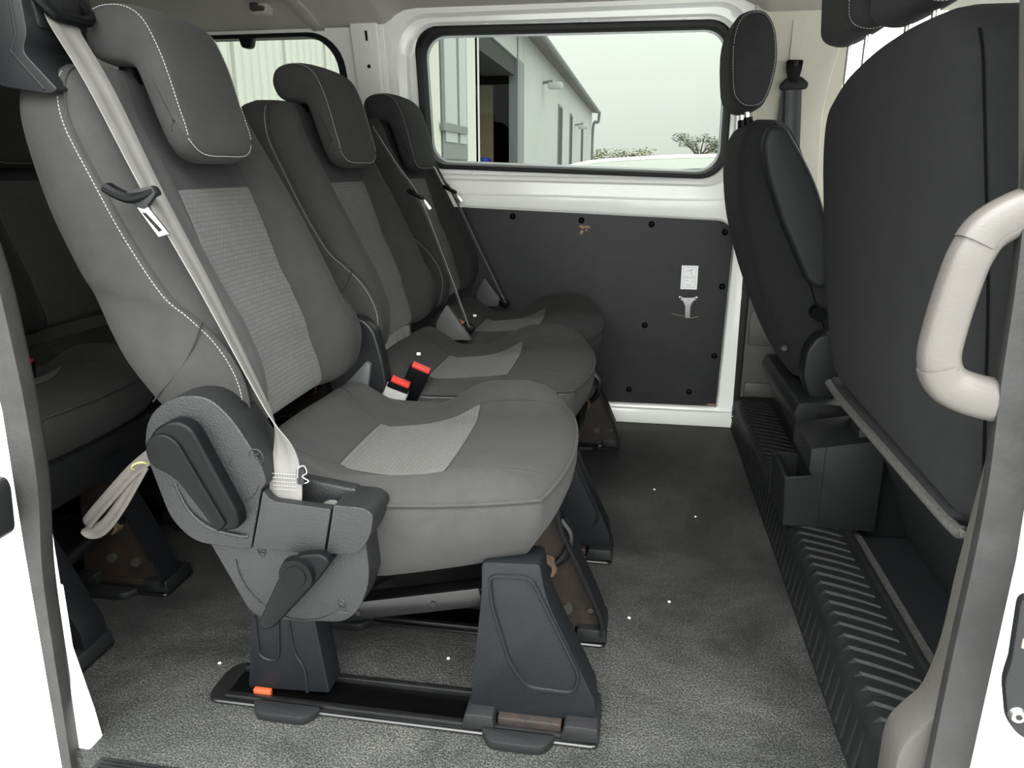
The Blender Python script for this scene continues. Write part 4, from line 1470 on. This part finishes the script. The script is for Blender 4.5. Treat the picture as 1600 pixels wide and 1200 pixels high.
# ------------------------------------------------------------------ buckles
def buckle(name, label, base, tip, wdir, taped=False, group='seat belt buckles'):
    base, tip = Vector(base), Vector(tip)
    t = thing(name, label, 'buckle', base, group)
    ax = (tip - base).normalized()
    w = Vector(wdir)
    w = (w - ax * w.dot(ax)).normalized()
    nn = ax.cross(w)
    M = Matrix((w, nn, ax)).transposed()
    L = (tip - base).length

    def loc(bm):
        bmesh.ops.transform(bm, matrix=M.to_4x4(), verts=bm.verts[:])
        bmesh.ops.translate(bm, verts=bm.verts[:], vec=base)
        return bm
    bd_ = obj('body', loc(box((0, 0, L * .48), (.046, .023, L * .96), .005)), PLK, t)
    if taped:
        b = box((0, 0, L * .42), (.050, .027, L * .74), .005)
        for v in b.verts:
            v.co += Vector((random.uniform(-.0012, .0012), random.uniform(-.0012, .0012), random.uniform(-.003, .003)))
        tag(obj('tape_wrap', loc(b), TAPE, t), 'crumpled silver tape wrapped round it')
        tag(obj('tape_tail', loc(box((.022, .002, L * .12), (.020, .004, .030), .001, rot=Matrix.Rotation(.5, 3, 'Y'))), TAPE, t), 'torn white tape end')
    rb = obj('release_button', loc(box((0, -.0015, L * .965), (.041, .020, .010), .003)), RED, t)
    obj('slot', loc(box((0, .006, L * .965 + .0048), (.034, .004, .002))), RUB, rb)
    return t


buckle('buckle', 'silver-taped buckle with red button lying between the near and middle seats', (-.520, 1.446, .333), (-.476, 1.434, .420), (.85, .2, -.48), True)
buckle('buckle', 'black buckle with red button standing right behind the silver-taped one', (-.486, 1.488, .357), (-.444, 1.480, .440), (.85, .2, -.48))
buckle('buckle', 'black buckle with red top between the middle and far seat cushions', (-.505, 1.99, .36), (-.468, 1.985, .432), (.85, .2, -.35))
t3 = buckle('buckle', 'red-topped buckle on the dark rear-row seat at the left edge', (-1.300, 1.345, .408), (-1.277, 1.33, .464), (.85, -.2, -.5))

# small white clips on the cushions' rear corners
for xx, yc, zz, lab in ((-.505, 1.66, .420, 'small white tag on the rear corner of the middle seat cushion'), (-.473, 2.15, .420, 'small white tag on the rear corner of the farthest seat cushion')):
    tag(obj('seat_tag', box((xx, yc, zz), (.010, .007, .007), .002), PAPER), lab, 'tag')

# tan pull strap
ps = thing('pull_strap', 'tan webbing pull loop hanging behind the nearest seat, tied with yellow thread', 'strap', (-.76, .965, .39))
lp = [(-.735, .975, .418), (-.752, .972, .405), (-.775, .966, .385), (-.812, .955, .345), (-.842, .948, .312), (-.852, .945, .297), (-.840, .944, .289), (-.818, .945, .300), (-.790, .952, .335), (-.768, .962, .372), (-.752, .970, .400)]
obj('webbing', ribbon(lp, [(.45, -.45, -.75)] * 11, .0125, .0012), STRAP, ps)
b = tube([Vector((-.757, .966, .398)) + Vector((.012 * math.cos(t), .012 * math.sin(t) * .8, -.008 * math.sin(t) + .006 * math.cos(t))) for t in [2 * PI * q / 14 for q in range(14)]], .0014, 5, closed=True)
obj('tie_thread', b, YELLOW, ps)


# ------------------------------------------------------------------ front bench seat (seen from behind)
def pillow(outline, xoff, rings, mats, ang=70):
    """outline: list of (y, z); xoff(z): rear surface x; rings: (inset factor, x offset)"""
    cy = sum(p[0] for p in outline) / len(outline)
    cz = sum(p[1] for p in outline) / len(outline)
    b = bmesh.new()
    R = []
    for (ins, dx) in rings:
        ring = []
        for (y, z) in outline:
            v = Vector((y - cy, z - cz))
            L = v.length
            k = max(0.0, (L - ins) / L)
            yy, zz = cy + v.x * k, cz + v.y * k
            ring.append(b.verts.new((xoff(zz) + dx, yy, zz)))
        R.append(ring)
    n = len(outline)
    for i in range(len(R) - 1):
        for j in range(n):
            b.faces.new((R[i][j], R[i][(j + 1) % n], R[i + 1][(j + 1) % n], R[i + 1][j]))
    b.faces.new(R[0])
    b.faces.new(R[-1][::-1])
    return b, R


bench = thing('front_bench_seat', 'large black fabric front bench seat seen from behind, filling the right side', 'seat', (0.55, 1.38, 0.09))
ol = rounded([(1.05, 1.045), (1.20, 1.055), (1.40, 1.05), (1.60, 1.025), (1.75, 0.975), (1.80, 0.88), (1.815, 0.70), (1.78, 0.50), (1.71, 0.385), (1.5, 0.375), (1.0, 0.375), (1.015, 0.70)],
             [.07, .08, .08, .08, .06, .08, .1, .08, .04, .05, .03, .05], 6)


def bx(z):
    t = (z - 0.37) / 0.7
    return 0.452 - 0.075 * t - 0.02 * t * t


b, R = pillow(ol, bx, [(.035, .155), (.008, .150), (.0, .120), (.0, .052), (.004, .032), (.014, .014), (.030, .005), (.06, 0.0), (.16, -.004), (.26, -.006)], [FABK])
seamL = [Vector(v.co) for v in R[4]]
bb_ = obj('backrest', b, [FABK], bench, angle=70)
# seams: black stitching down the near rear edge
near = sorted([p for p in seamL if p.y < 1.06 and p.z < 1.02], key=lambda p: -p.z)
b = stitches([p + Vector((-.0012, -.0012, 0)) for p in near], pitch=.008, w=.0013)
tube([p + Vector((-.0002, -.0002, 0)) for p in near], .0018, 5, bm=b)
obj('seam', b, THREADK, bb_)
# dusty carpet welt along the bottom
b = tube(catmull([(.455, 1.735, .372), (.455, 1.6, .366), (.455, 1.3, .366), (.456, 1.03, .367), (.462, 1.0, .370)], 5), .009, 8)
tag(obj('bottom_welt', b, DUST, bench), 'dusty grey welt along the lower edge')
# base box below
b = prism(rounded([(.475, .365), (1.0, .30), (1.0, .09), (.60, .09), (.56, .20)], .006, 2), 1.0, 1.68, .006)
obj('seat_base', b, VINYL, bench)
b = prism(rounded([(.47, .33), (.53, .33), (.60, .092), (.515, .092)], .006, 2), 1.53, 1.60, .004)
obj('side_plate', b, PLM, bench)
b = prism([(1.02, .385), (1.75, .385), (1.70, .36), (1.04, .36)], .455, .9, .01, axis='x')
obj('cushion', b, FABK, bench)
# headrests of the bench, on their posts
def front_headrest(yc, x0, z0, nm='headrest', hw=.125, parent=bench):
    P = rounded([(x0 - .052, z0), (x0 - .060, z0 + .10), (x0 - .050, z0 + .19), (x0 - .015, z0 + .215), (x0 + .035, z0 + .195), (x0 + .052, z0 + .10), (x0 + .030, z0), (x0 - .01, z0 - .014)], .03, 5)
    b = bmesh.new()
    n = len(P)
    R = []
    cx, cz = x0, z0 + .1
    for y, k in ((-hw, .62), (-hw + .006, .80), (-hw + .018, .92), (-hw + .04, .985), (-.05, 1.0), (.05, 1.0), (hw - .04, .985), (hw - .018, .92), (hw - .006, .80), (hw, .62)):
        kz = 1 - (1 - k) * .55
        R.append([b.verts.new((cx + (p[0] - cx) * k, yc + y, cz + (p[1] - cz) * kz)) for p in P])
    for i in range(len(R) - 1):
        for j in range(n):
            b.faces.new((R[i][j], R[i][(j + 1) % n], R[i + 1][(j + 1) % n], R[i + 1][j]))
    b.faces.new(R[0][::-1])
    b.faces.new(R[-1])
    lp = [Vector(v.co) for v in R[2]]
    h = obj(nm, b, FABT, parent, angle=70)
    b = stitches([p + Vector((0, -.002, 0)) for p in lp + lp[:1]], pitch=.0055, w=.0008)
    obj('stitching', b, THREAD, h, smooth=False)
    return h


for yc, x_, z_ in ((1.36, .425, 1.085), (1.64, .405, 1.095)):
    h = front_headrest(yc, x_, z_)
    for dy in (-.06, .06):
        obj('post', cyl((x_, yc + dy, 1.0), (x_, yc + dy, 1.13), .006, n=10), STEEL, h)
# pedestal cover with the cut-out pocket
b = bmesh.new()
prism(rounded([(.336, .1165), (.330, .226), (.396, .236), (.41, .1165)], [.003, .004, .002, .002], 2), 1.4995, 1.508, .002, 1, bm=b)
prism([(.336, .1165), (.330, .226), (.338, .226), (.343, .1165)], 1.504, 1.67, .001, 1, bm=b)
prism([(.333, .1165), (.330, .220), (.395, .222), (.40, .1165)], 1.662, 1.67, .001, 1, bm=b)
tray = obj('pocket', b, PLM, bench)
b = prism(rounded([(.39, .1165), (.388, .230), (.376, .242), (.3755, .294), (.52, .322), (.52, .1165)], [.002, .012, .012, .004, .01, .002], 4), 1.50, 1.67, .003, 2)
ped = obj('pedestal_cover', b, PLM, bench)
obj('joint_line', box((.404, 1.4995, .21), (.0012, .002, .185)), RUB, ped)
for z in (.283, .262):
    obj('screw', dome((.3765, 1.55, z), .004, .002, (-1, 0, 0)), STEEL, ped)

# ------------------------------------------------------------------ driver seat
ds = thing('driver_seat', 'black driver seat with folded armrest, standing beyond the front bench by the far pillar', 'seat', (0.45, 2.1, 0.09))
DST = [((.415, .335), (.56, .33), .17, .6, 0.3), ((.378, .400), (.575, .39), .20, .6, .6), ((.332, .500), (.545, .47), .215, .6, 1.), ((.292, .600), (.50, .57), .22, .6, 1.), ((.255, .720), (.455, .70), .22, .6, 1.),
       ((.236, .830), (.405, .82), .205, .6, 1.), ((.236, .900), (.375, .895), .185, .6, .8), ((.250, .943), (.350, .940), .165, .62, .5), ((.275, .962), (.325, .960), .13, .7, 0)]
me, ds_seam, q1, q2 = back_mesh(DST, [FABK, FABK, FABK], panel=False)
bk = link('backrest', me, ds, (-.45, 2.085 - 2.1, -.09))
b = tube([p for p in ds_seam[3:-3]], .0018, 6)
link('seam', from_bm(b, 'seam', THREADK), bk)
# headrest and posts
P = [(.196, 1.13), (.205, 1.03), (.222, .998), (.25, .985), (.285, .992), (.303, 1.03), (.312, 1.09), (.305, 1.15), (.290, 1.185), (.268, 1.205), (.230, 1.205), (.207, 1.185)]
Pc = [(v.x, v.z) for v in catmull([(x, 0, z) for x, z in P], 3, closed=True)]
b = bmesh.new()
R = []
for y, k in ((1.955, .70), (1.960, .84), (1.972, .945), (2.0, 1.0), (2.10, 1.02), (2.18, 1.0), (2.212, .93), (2.225, .80), (2.23, .66)):
    R.append([b.verts.new((.254 + (x - .254) * k, y, 1.095 + (z - 1.095) * (1 - (1 - k) * .5))) for x, z in Pc])
n = len(Pc)
for i in range(len(R) - 1):
    for j in range(n):
        b.faces.new((R[i][j], R[i][(j + 1) % n], R[i + 1][(j + 1) % n], R[i + 1][j]))
b.faces.new(R[0][::-1])
b.faces.new(R[-1])
pth = [Vector(v.co) + Vector((0, -.0018, 0)) for v in R[1]]
h = obj('headrest', b, FABT, ds, angle=70)
b = stitches(pth + pth[:1], pitch=.006, w=.0008)
obj('stitching', b, mat('grey_thread', (.25, .25, .25), .8), h, smooth=False)
for y in (2.04, 2.15):
    obj('post', cyl((.262, y, .955), (.256, y, 1.01), .0055, n=10), STEEL, h)
    obj('post_collar', cyl((.266, y, .952), (.263, y, .972), .014, .012, n=14, bev=.002), PLK, h)
P = rounded([(.268, .905), (.280, .942), (.315, .940), (.358, .878), (.398, .810), (.440, .70), (.452, .598), (.430, .575), (.399, .592), (.323, .738), (.281, .842)], [.02, .025, .025, .03, .04, .05, .02, .015, .015, .04, .03], 5)
b = prism(P, 1.80, 1.858, .014, 4)
ar = obj('armrest', b, VINYL, ds)
b = cyl((.432, 1.80, .52), (.432, 1.835, .52), .018, n=18, bev=.003)
obj('armrest_knob', b, PLK, ds)
P = rounded([(.410, .360), (.412, .430), (.438, .470), (.475, .475), (.500, .40), (.495, .318), (.465, .298), (.435, .306)], .02, 5)
b = prism(P, 1.80, 1.862, .008, 3)
obj('recliner_cover', b, PLM, ds)
b = prism(rounded([(.388, .285), (.397, .313), (.432, .318), (.56, .308), (.58, .20), (.428, .20), (.402, .248)], [.008, .008, .008, .006, .006, .012, .012], 4), 1.75, 2.24, .006, 3)
bc = obj('base_cover', b, PLM, ds)
b = prism(rounded([(.440, .296), (.475, .296), (.475, .282), (.44, .282)], .003, 2), 1.747, 1.752, .001, 1)
obj('slot', b, RUB, bc)
b = prism([(.44, .205), (.90, .205), (.90, .092), (.46, .092)], 1.80, 2.25, .01)
obj('seat_plinth', b, PLM, ds)
b = prism(rounded([(.50, .37), (.95, .40), (.98, .30), (.50, .26)], .03, 4), 1.90, 2.28, .03, 3)
obj('cushion', b, FABK, ds)
b = cyl((.374, 1.862, .420), (.374, 1.872, .420), .007, n=12, bev=.001)
obj('hinge_bolt', b, DULL, ds)

# crumbs on the floor
cr_pos = ((-.30, 1.10), (.10, 1.35), (.18, 1.75), (.08, 1.9), (-.05, 1.62), (.02, 1.28), (-.62, 1.15), (-.70, 1.02))
cr_lab = ('between the front and rear legs of the nearest seat', 'nearest to the open aisle corner', 'level with the pocketed pedestal cover', 'farthest into the aisle', 'just past the second pair of seat feet', 'beside the second seat foot', 'left of the nearest seat rail', 'closest to the left door seal')
crumb = None
for k, (x, y) in enumerate(cr_pos):
    if crumb is None:
        crumb = obj('grit_crumb', dome((0, 0, 0), .0032, .0022, (0, 0, 1), 6, 2), PAPER)
        o = crumb
    else:
        o = crumb.copy()
        COL.objects.link(o)
    o.location = (x, y, 0.0004)
    tag(o, 'pale grit crumb on the floor ' + cr_lab[k], 'crumb', 'crumbs on the van floor')

# ------------------------------------------------------------------ OUTSIDE
GZ = -0.56
b = box((0, 60, GZ - 0.05), (300, 320, 0.1))
struct(obj('ground', b, ASPH))
bld = thing('workshop_building', 'long pale metal-clad workshop with an open roller door, outside the far windows', 'building', (-7.5, 33, GZ))
XW = -3.5
TOP = 4.65


def wallbox(y0, y1, z0, z1, m, nm, th=.12, x=XW, parent=bld):
    return obj(nm, box((x - th / 2, (y0 + y1) / 2, (z0 + z1) / 2), (th, y1 - y0 - .012, z1 - z0), .004, 1), m, parent, smooth=False)


def cladding(y0, y1, pitch):
    b = bmesh.new()
    pts = [(XW - .10, y0 + .012)]
    y = y0 + .012
    while y + pitch <= y1 - .005:
        pts += [(XW, y), (XW, y + pitch * .62), (XW - .022, y + pitch * .70), (XW - .022, y + pitch * .92)]
        y += pitch
    pts += [(XW, y), (XW - .10, y)]
    return prism(pts, GZ, TOP, axis='z')


for k in range(9):
    y0 = 4.4 + k * 1.0
    obj('cladding_panel', cladding(y0, y0 + 1.0, .155), CLAD, bld, smooth=False)
# glazed side door, piers, roller door opening
wallbox(13.4, 15.4, GZ, 1.0, FRAMEG, 'door_leaf')
fr = wallbox(13.4, 15.4, 1.0, TOP, FRAMEG, 'window_frame', .16, XW + .02)
obj('pane', box((XW + .025, 14.0, 2.4), (.03, .9, 2.2)), mat('reflecting_glass', (.42, .46, .48), .1), fr, smooth=False)
obj('pane', box((XW + .025, 14.95, 2.4), (.03, .6, 2.2)), bpy.data.materials['reflecting_glass'], fr, smooth=False)
obj('mullion', box((XW + .05, 14.2, 1.55), (.06, 1.9, .14)), FRAMEG, fr, smooth=False)
wallbox(15.4, 16.7, GZ, TOP, CLAD, 'pier')
wallbox(16.7, 21.8, 3.75, TOP, CLADG, 'lintel')
b = box((XW - .5, 19.2, 3.55), (.9, 5.0, .5))
obj('roller_housing', b, DARKIN, bld, smooth=False)
obj('jamb', box((XW - .10, 22.05, 1.6), (.25, .5, 4.3)), FRAMEG, bld, smooth=False)
obj('jamb', box((XW - .04, 22.5, 1.6), (.14, 1.0, 4.3)), FRAMEG, bld, smooth=False)
wallbox(22.95, 55, GZ, TOP, CLADG, 'wall', .14, XW + .01)
wallbox(22.0, 23.0, 3.74, TOP, CLADG, 'wall', .14, XW + .01)
for y0, w in ((33.4, 1.6), (38.6, 1.2), (46, 1.2)):
    f = obj('window', box((XW + .02, y0, 1.6), (.06, w, 3.6)), FRAMEG, bld, smooth=False)
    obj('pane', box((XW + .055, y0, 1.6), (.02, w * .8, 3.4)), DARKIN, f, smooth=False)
# room behind the opening
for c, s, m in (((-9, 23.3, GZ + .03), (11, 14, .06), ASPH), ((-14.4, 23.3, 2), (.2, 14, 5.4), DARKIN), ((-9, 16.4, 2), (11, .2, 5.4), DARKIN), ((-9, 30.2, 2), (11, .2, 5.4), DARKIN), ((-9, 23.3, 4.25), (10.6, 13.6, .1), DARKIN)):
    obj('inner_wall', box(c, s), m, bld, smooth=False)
obj('roof', prism([(XW + .45, TOP - .10), (XW + .45, TOP + .02), (-8, TOP + 1.2), (-16, TOP - .1), (-16, TOP - .25), (-8, TOP + 1.0), (XW - .2, TOP - .02)], 4.0, 56.0), SOFF, bld, smooth=False)
obj('gutter', tube([(XW + .5, 4.0, TOP - .06), (XW + .5, 56.0, TOP - .06)], .09, 8), FRAMEG, bld)
obj('downpipe', tube(catmull([(XW + .5, 55.6, TOP - .1), (XW + .42, 55.6, TOP - .7), (XW + .08, 55.5, TOP - 1.1), (XW + .08, 55.5, GZ)], 5), .10, 8), FRAMEG, bld)
wallbox(4.4, 13.4, TOP - .25, TOP, CLAD, 'fascia', .1, XW + .03)
for yy, z in ((27.5, 3.6), (41, 2.9)):
    l_ = obj('wall_lamp', box((XW + .45, yy, z), (.5, .35, .22), .05), CLADG, bld)
    obj('lamp_arm', tube([(XW, yy, z + .1), (XW + .35, yy, z + .15)], .05, 6), FRAMEG, l_)
# things in the workshop doorway
tag(obj('leaning_board', box((-4.66, 22.4, 1.34), (.74, .06, 3.6), .01), TAN), 'tall tan board standing just inside the dark workshop doorway', 'board')
tag(obj('storage_bin', prism(rounded([(-4.8, GZ + .07), (-4.3, GZ + .07), (-4.22, 1.12), (-4.88, 1.12)], .05, 2), 20.9, 21.7, .04), BLUE), 'dark blue plastic bin in the workshop doorway', 'bin')

# white car parked alongside
car = thing('white_car', 'white car parked outside the far window, only its roof showing', 'car', (1.2, 5.0, GZ))
Pb = rounded([(-1.25, -.25), (-1.28, .28), (-.98, .42), (3.4, .38), (3.75, .20), (3.8, -.25)], [.05, .12, .10, .2, .15, .05], 5)
obj('body', prism(Pb, 4.15, 5.85, .08, 3), CARW, car)
Pg = rounded([(-1.08, .40), (-.62, .78), (-.30, .870), (.30, .905), (1.1, .88), (2.35, .40)], [.02, .15, .2, .3, .3, .02], 5)
cab_ = obj('cabin', prism(Pg, 4.27, 5.73, .07, 3), CARW, car)
obj('side_window', prism(rounded([(-.66, .46), (-.30, .795), (.30, .85), (1.0, .825), (1.9, .46)], [.03, .08, .1, .1, .03], 4), 4.262, 4.285, .004), CARG, cab_)
obj('roof_rail', tube(catmull([(-.45, 4.42, .845), (-.2, 4.42, .888), (.4, 4.42, .912), (1.0, 4.42, .89)], 4), .012, 6), CARW, cab_)
for x in (-.55, 2.7):
    for y in (4.18, 5.82):
        w = obj('wheel', cyl((x, y - .10, GZ + .32), (x, y + .10, GZ + .32), .32, n=28, bev=.03), TYRE, car)
        obj('hub', cyl((x, y - .105 if y < 5 else y + .105, GZ + .32), (x, y - .12 if y < 5 else y + .12, GZ + .32), .2, n=20, bev=.01), STEEL, w)


# tree and hedge
def leaves(bm, c, r, n, s, flat=1.0):
    for _ in range(n):
        while True:
            v = Vector((random.uniform(-1, 1), random.uniform(-1, 1), random.uniform(-1, 1)))
            if .25 < v.length < 1:
                break
        p = Vector(c) + Vector((v.x * r, v.y * r, v.z * r * flat))
        q = Matrix.Rotation(random.uniform(0, 6.3), 3, 'Z') @ Matrix.Rotation(random.uniform(-1.2, 1.2), 3, 'X')
        L = s * random.uniform(.6, 1.3)
        vs = [bm.verts.new(p + q @ Vector(w)) for w in ((-L, 0, 0), (0, -L * .45, .1 * L), (L, 0, 0), (0, L * .45, .1 * L))]
        bm.faces.new(vs)


tree = thing('tree', 'open-crowned green tree beyond the parked white car', 'tree', (4.4, 60, GZ))
b = bmesh.new()
tube([(4.4, 60, GZ), (4.45, 60, 1.0), (4.4, 60, 1.8)], [.22, .16, .12], 8, bm=b)
tips = []
for k in range(11):
    a = k * 2.4
    r = 1.0 + .75 * random.random()
    e = Vector((4.4 + r * math.cos(a), 60 + r * math.sin(a), 2.0 + 1.1 * random.random()))
    m_ = Vector((4.4, 60, 1.5)).lerp(e, .5) + Vector((0, 0, .15))
    tube([(4.4, 60, 1.2 + .05 * k), m_, e], [.08, .05, .025], 6, bm=b)
    tips.append(e)
obj('trunk', b, BARK, tree)
b = bmesh.new()
for e in tips:
    leaves(b, e, .52, 130, .085, .7)
fo = obj('foliage', b, LEAF, tree, smooth=False, recalc=False)
fo['kind'] = 'stuff'
hedge = thing('hedge', 'low yellow-green hedge at the end of the workshop building', 'hedge', (-1.8, 63, GZ))
b = bmesh.new()
for k in range(26):
    leaves(b, (-4.2 + k * .20, 62.5 + .5 * random.random(), .85 + .15 * random.random()), .85, 130, .12, 1.75)
fo = obj('foliage', b, LEAFY, hedge, smooth=False, recalc=False)
fo['kind'] = 'stuff'
b = bmesh.new()
for k in range(9):
    tube([(-4 + k * .55, 63, GZ), (-4 + k * .55, 63, 1.0)], .05, 6, bm=b)
obj('stem', b, BARK, hedge)
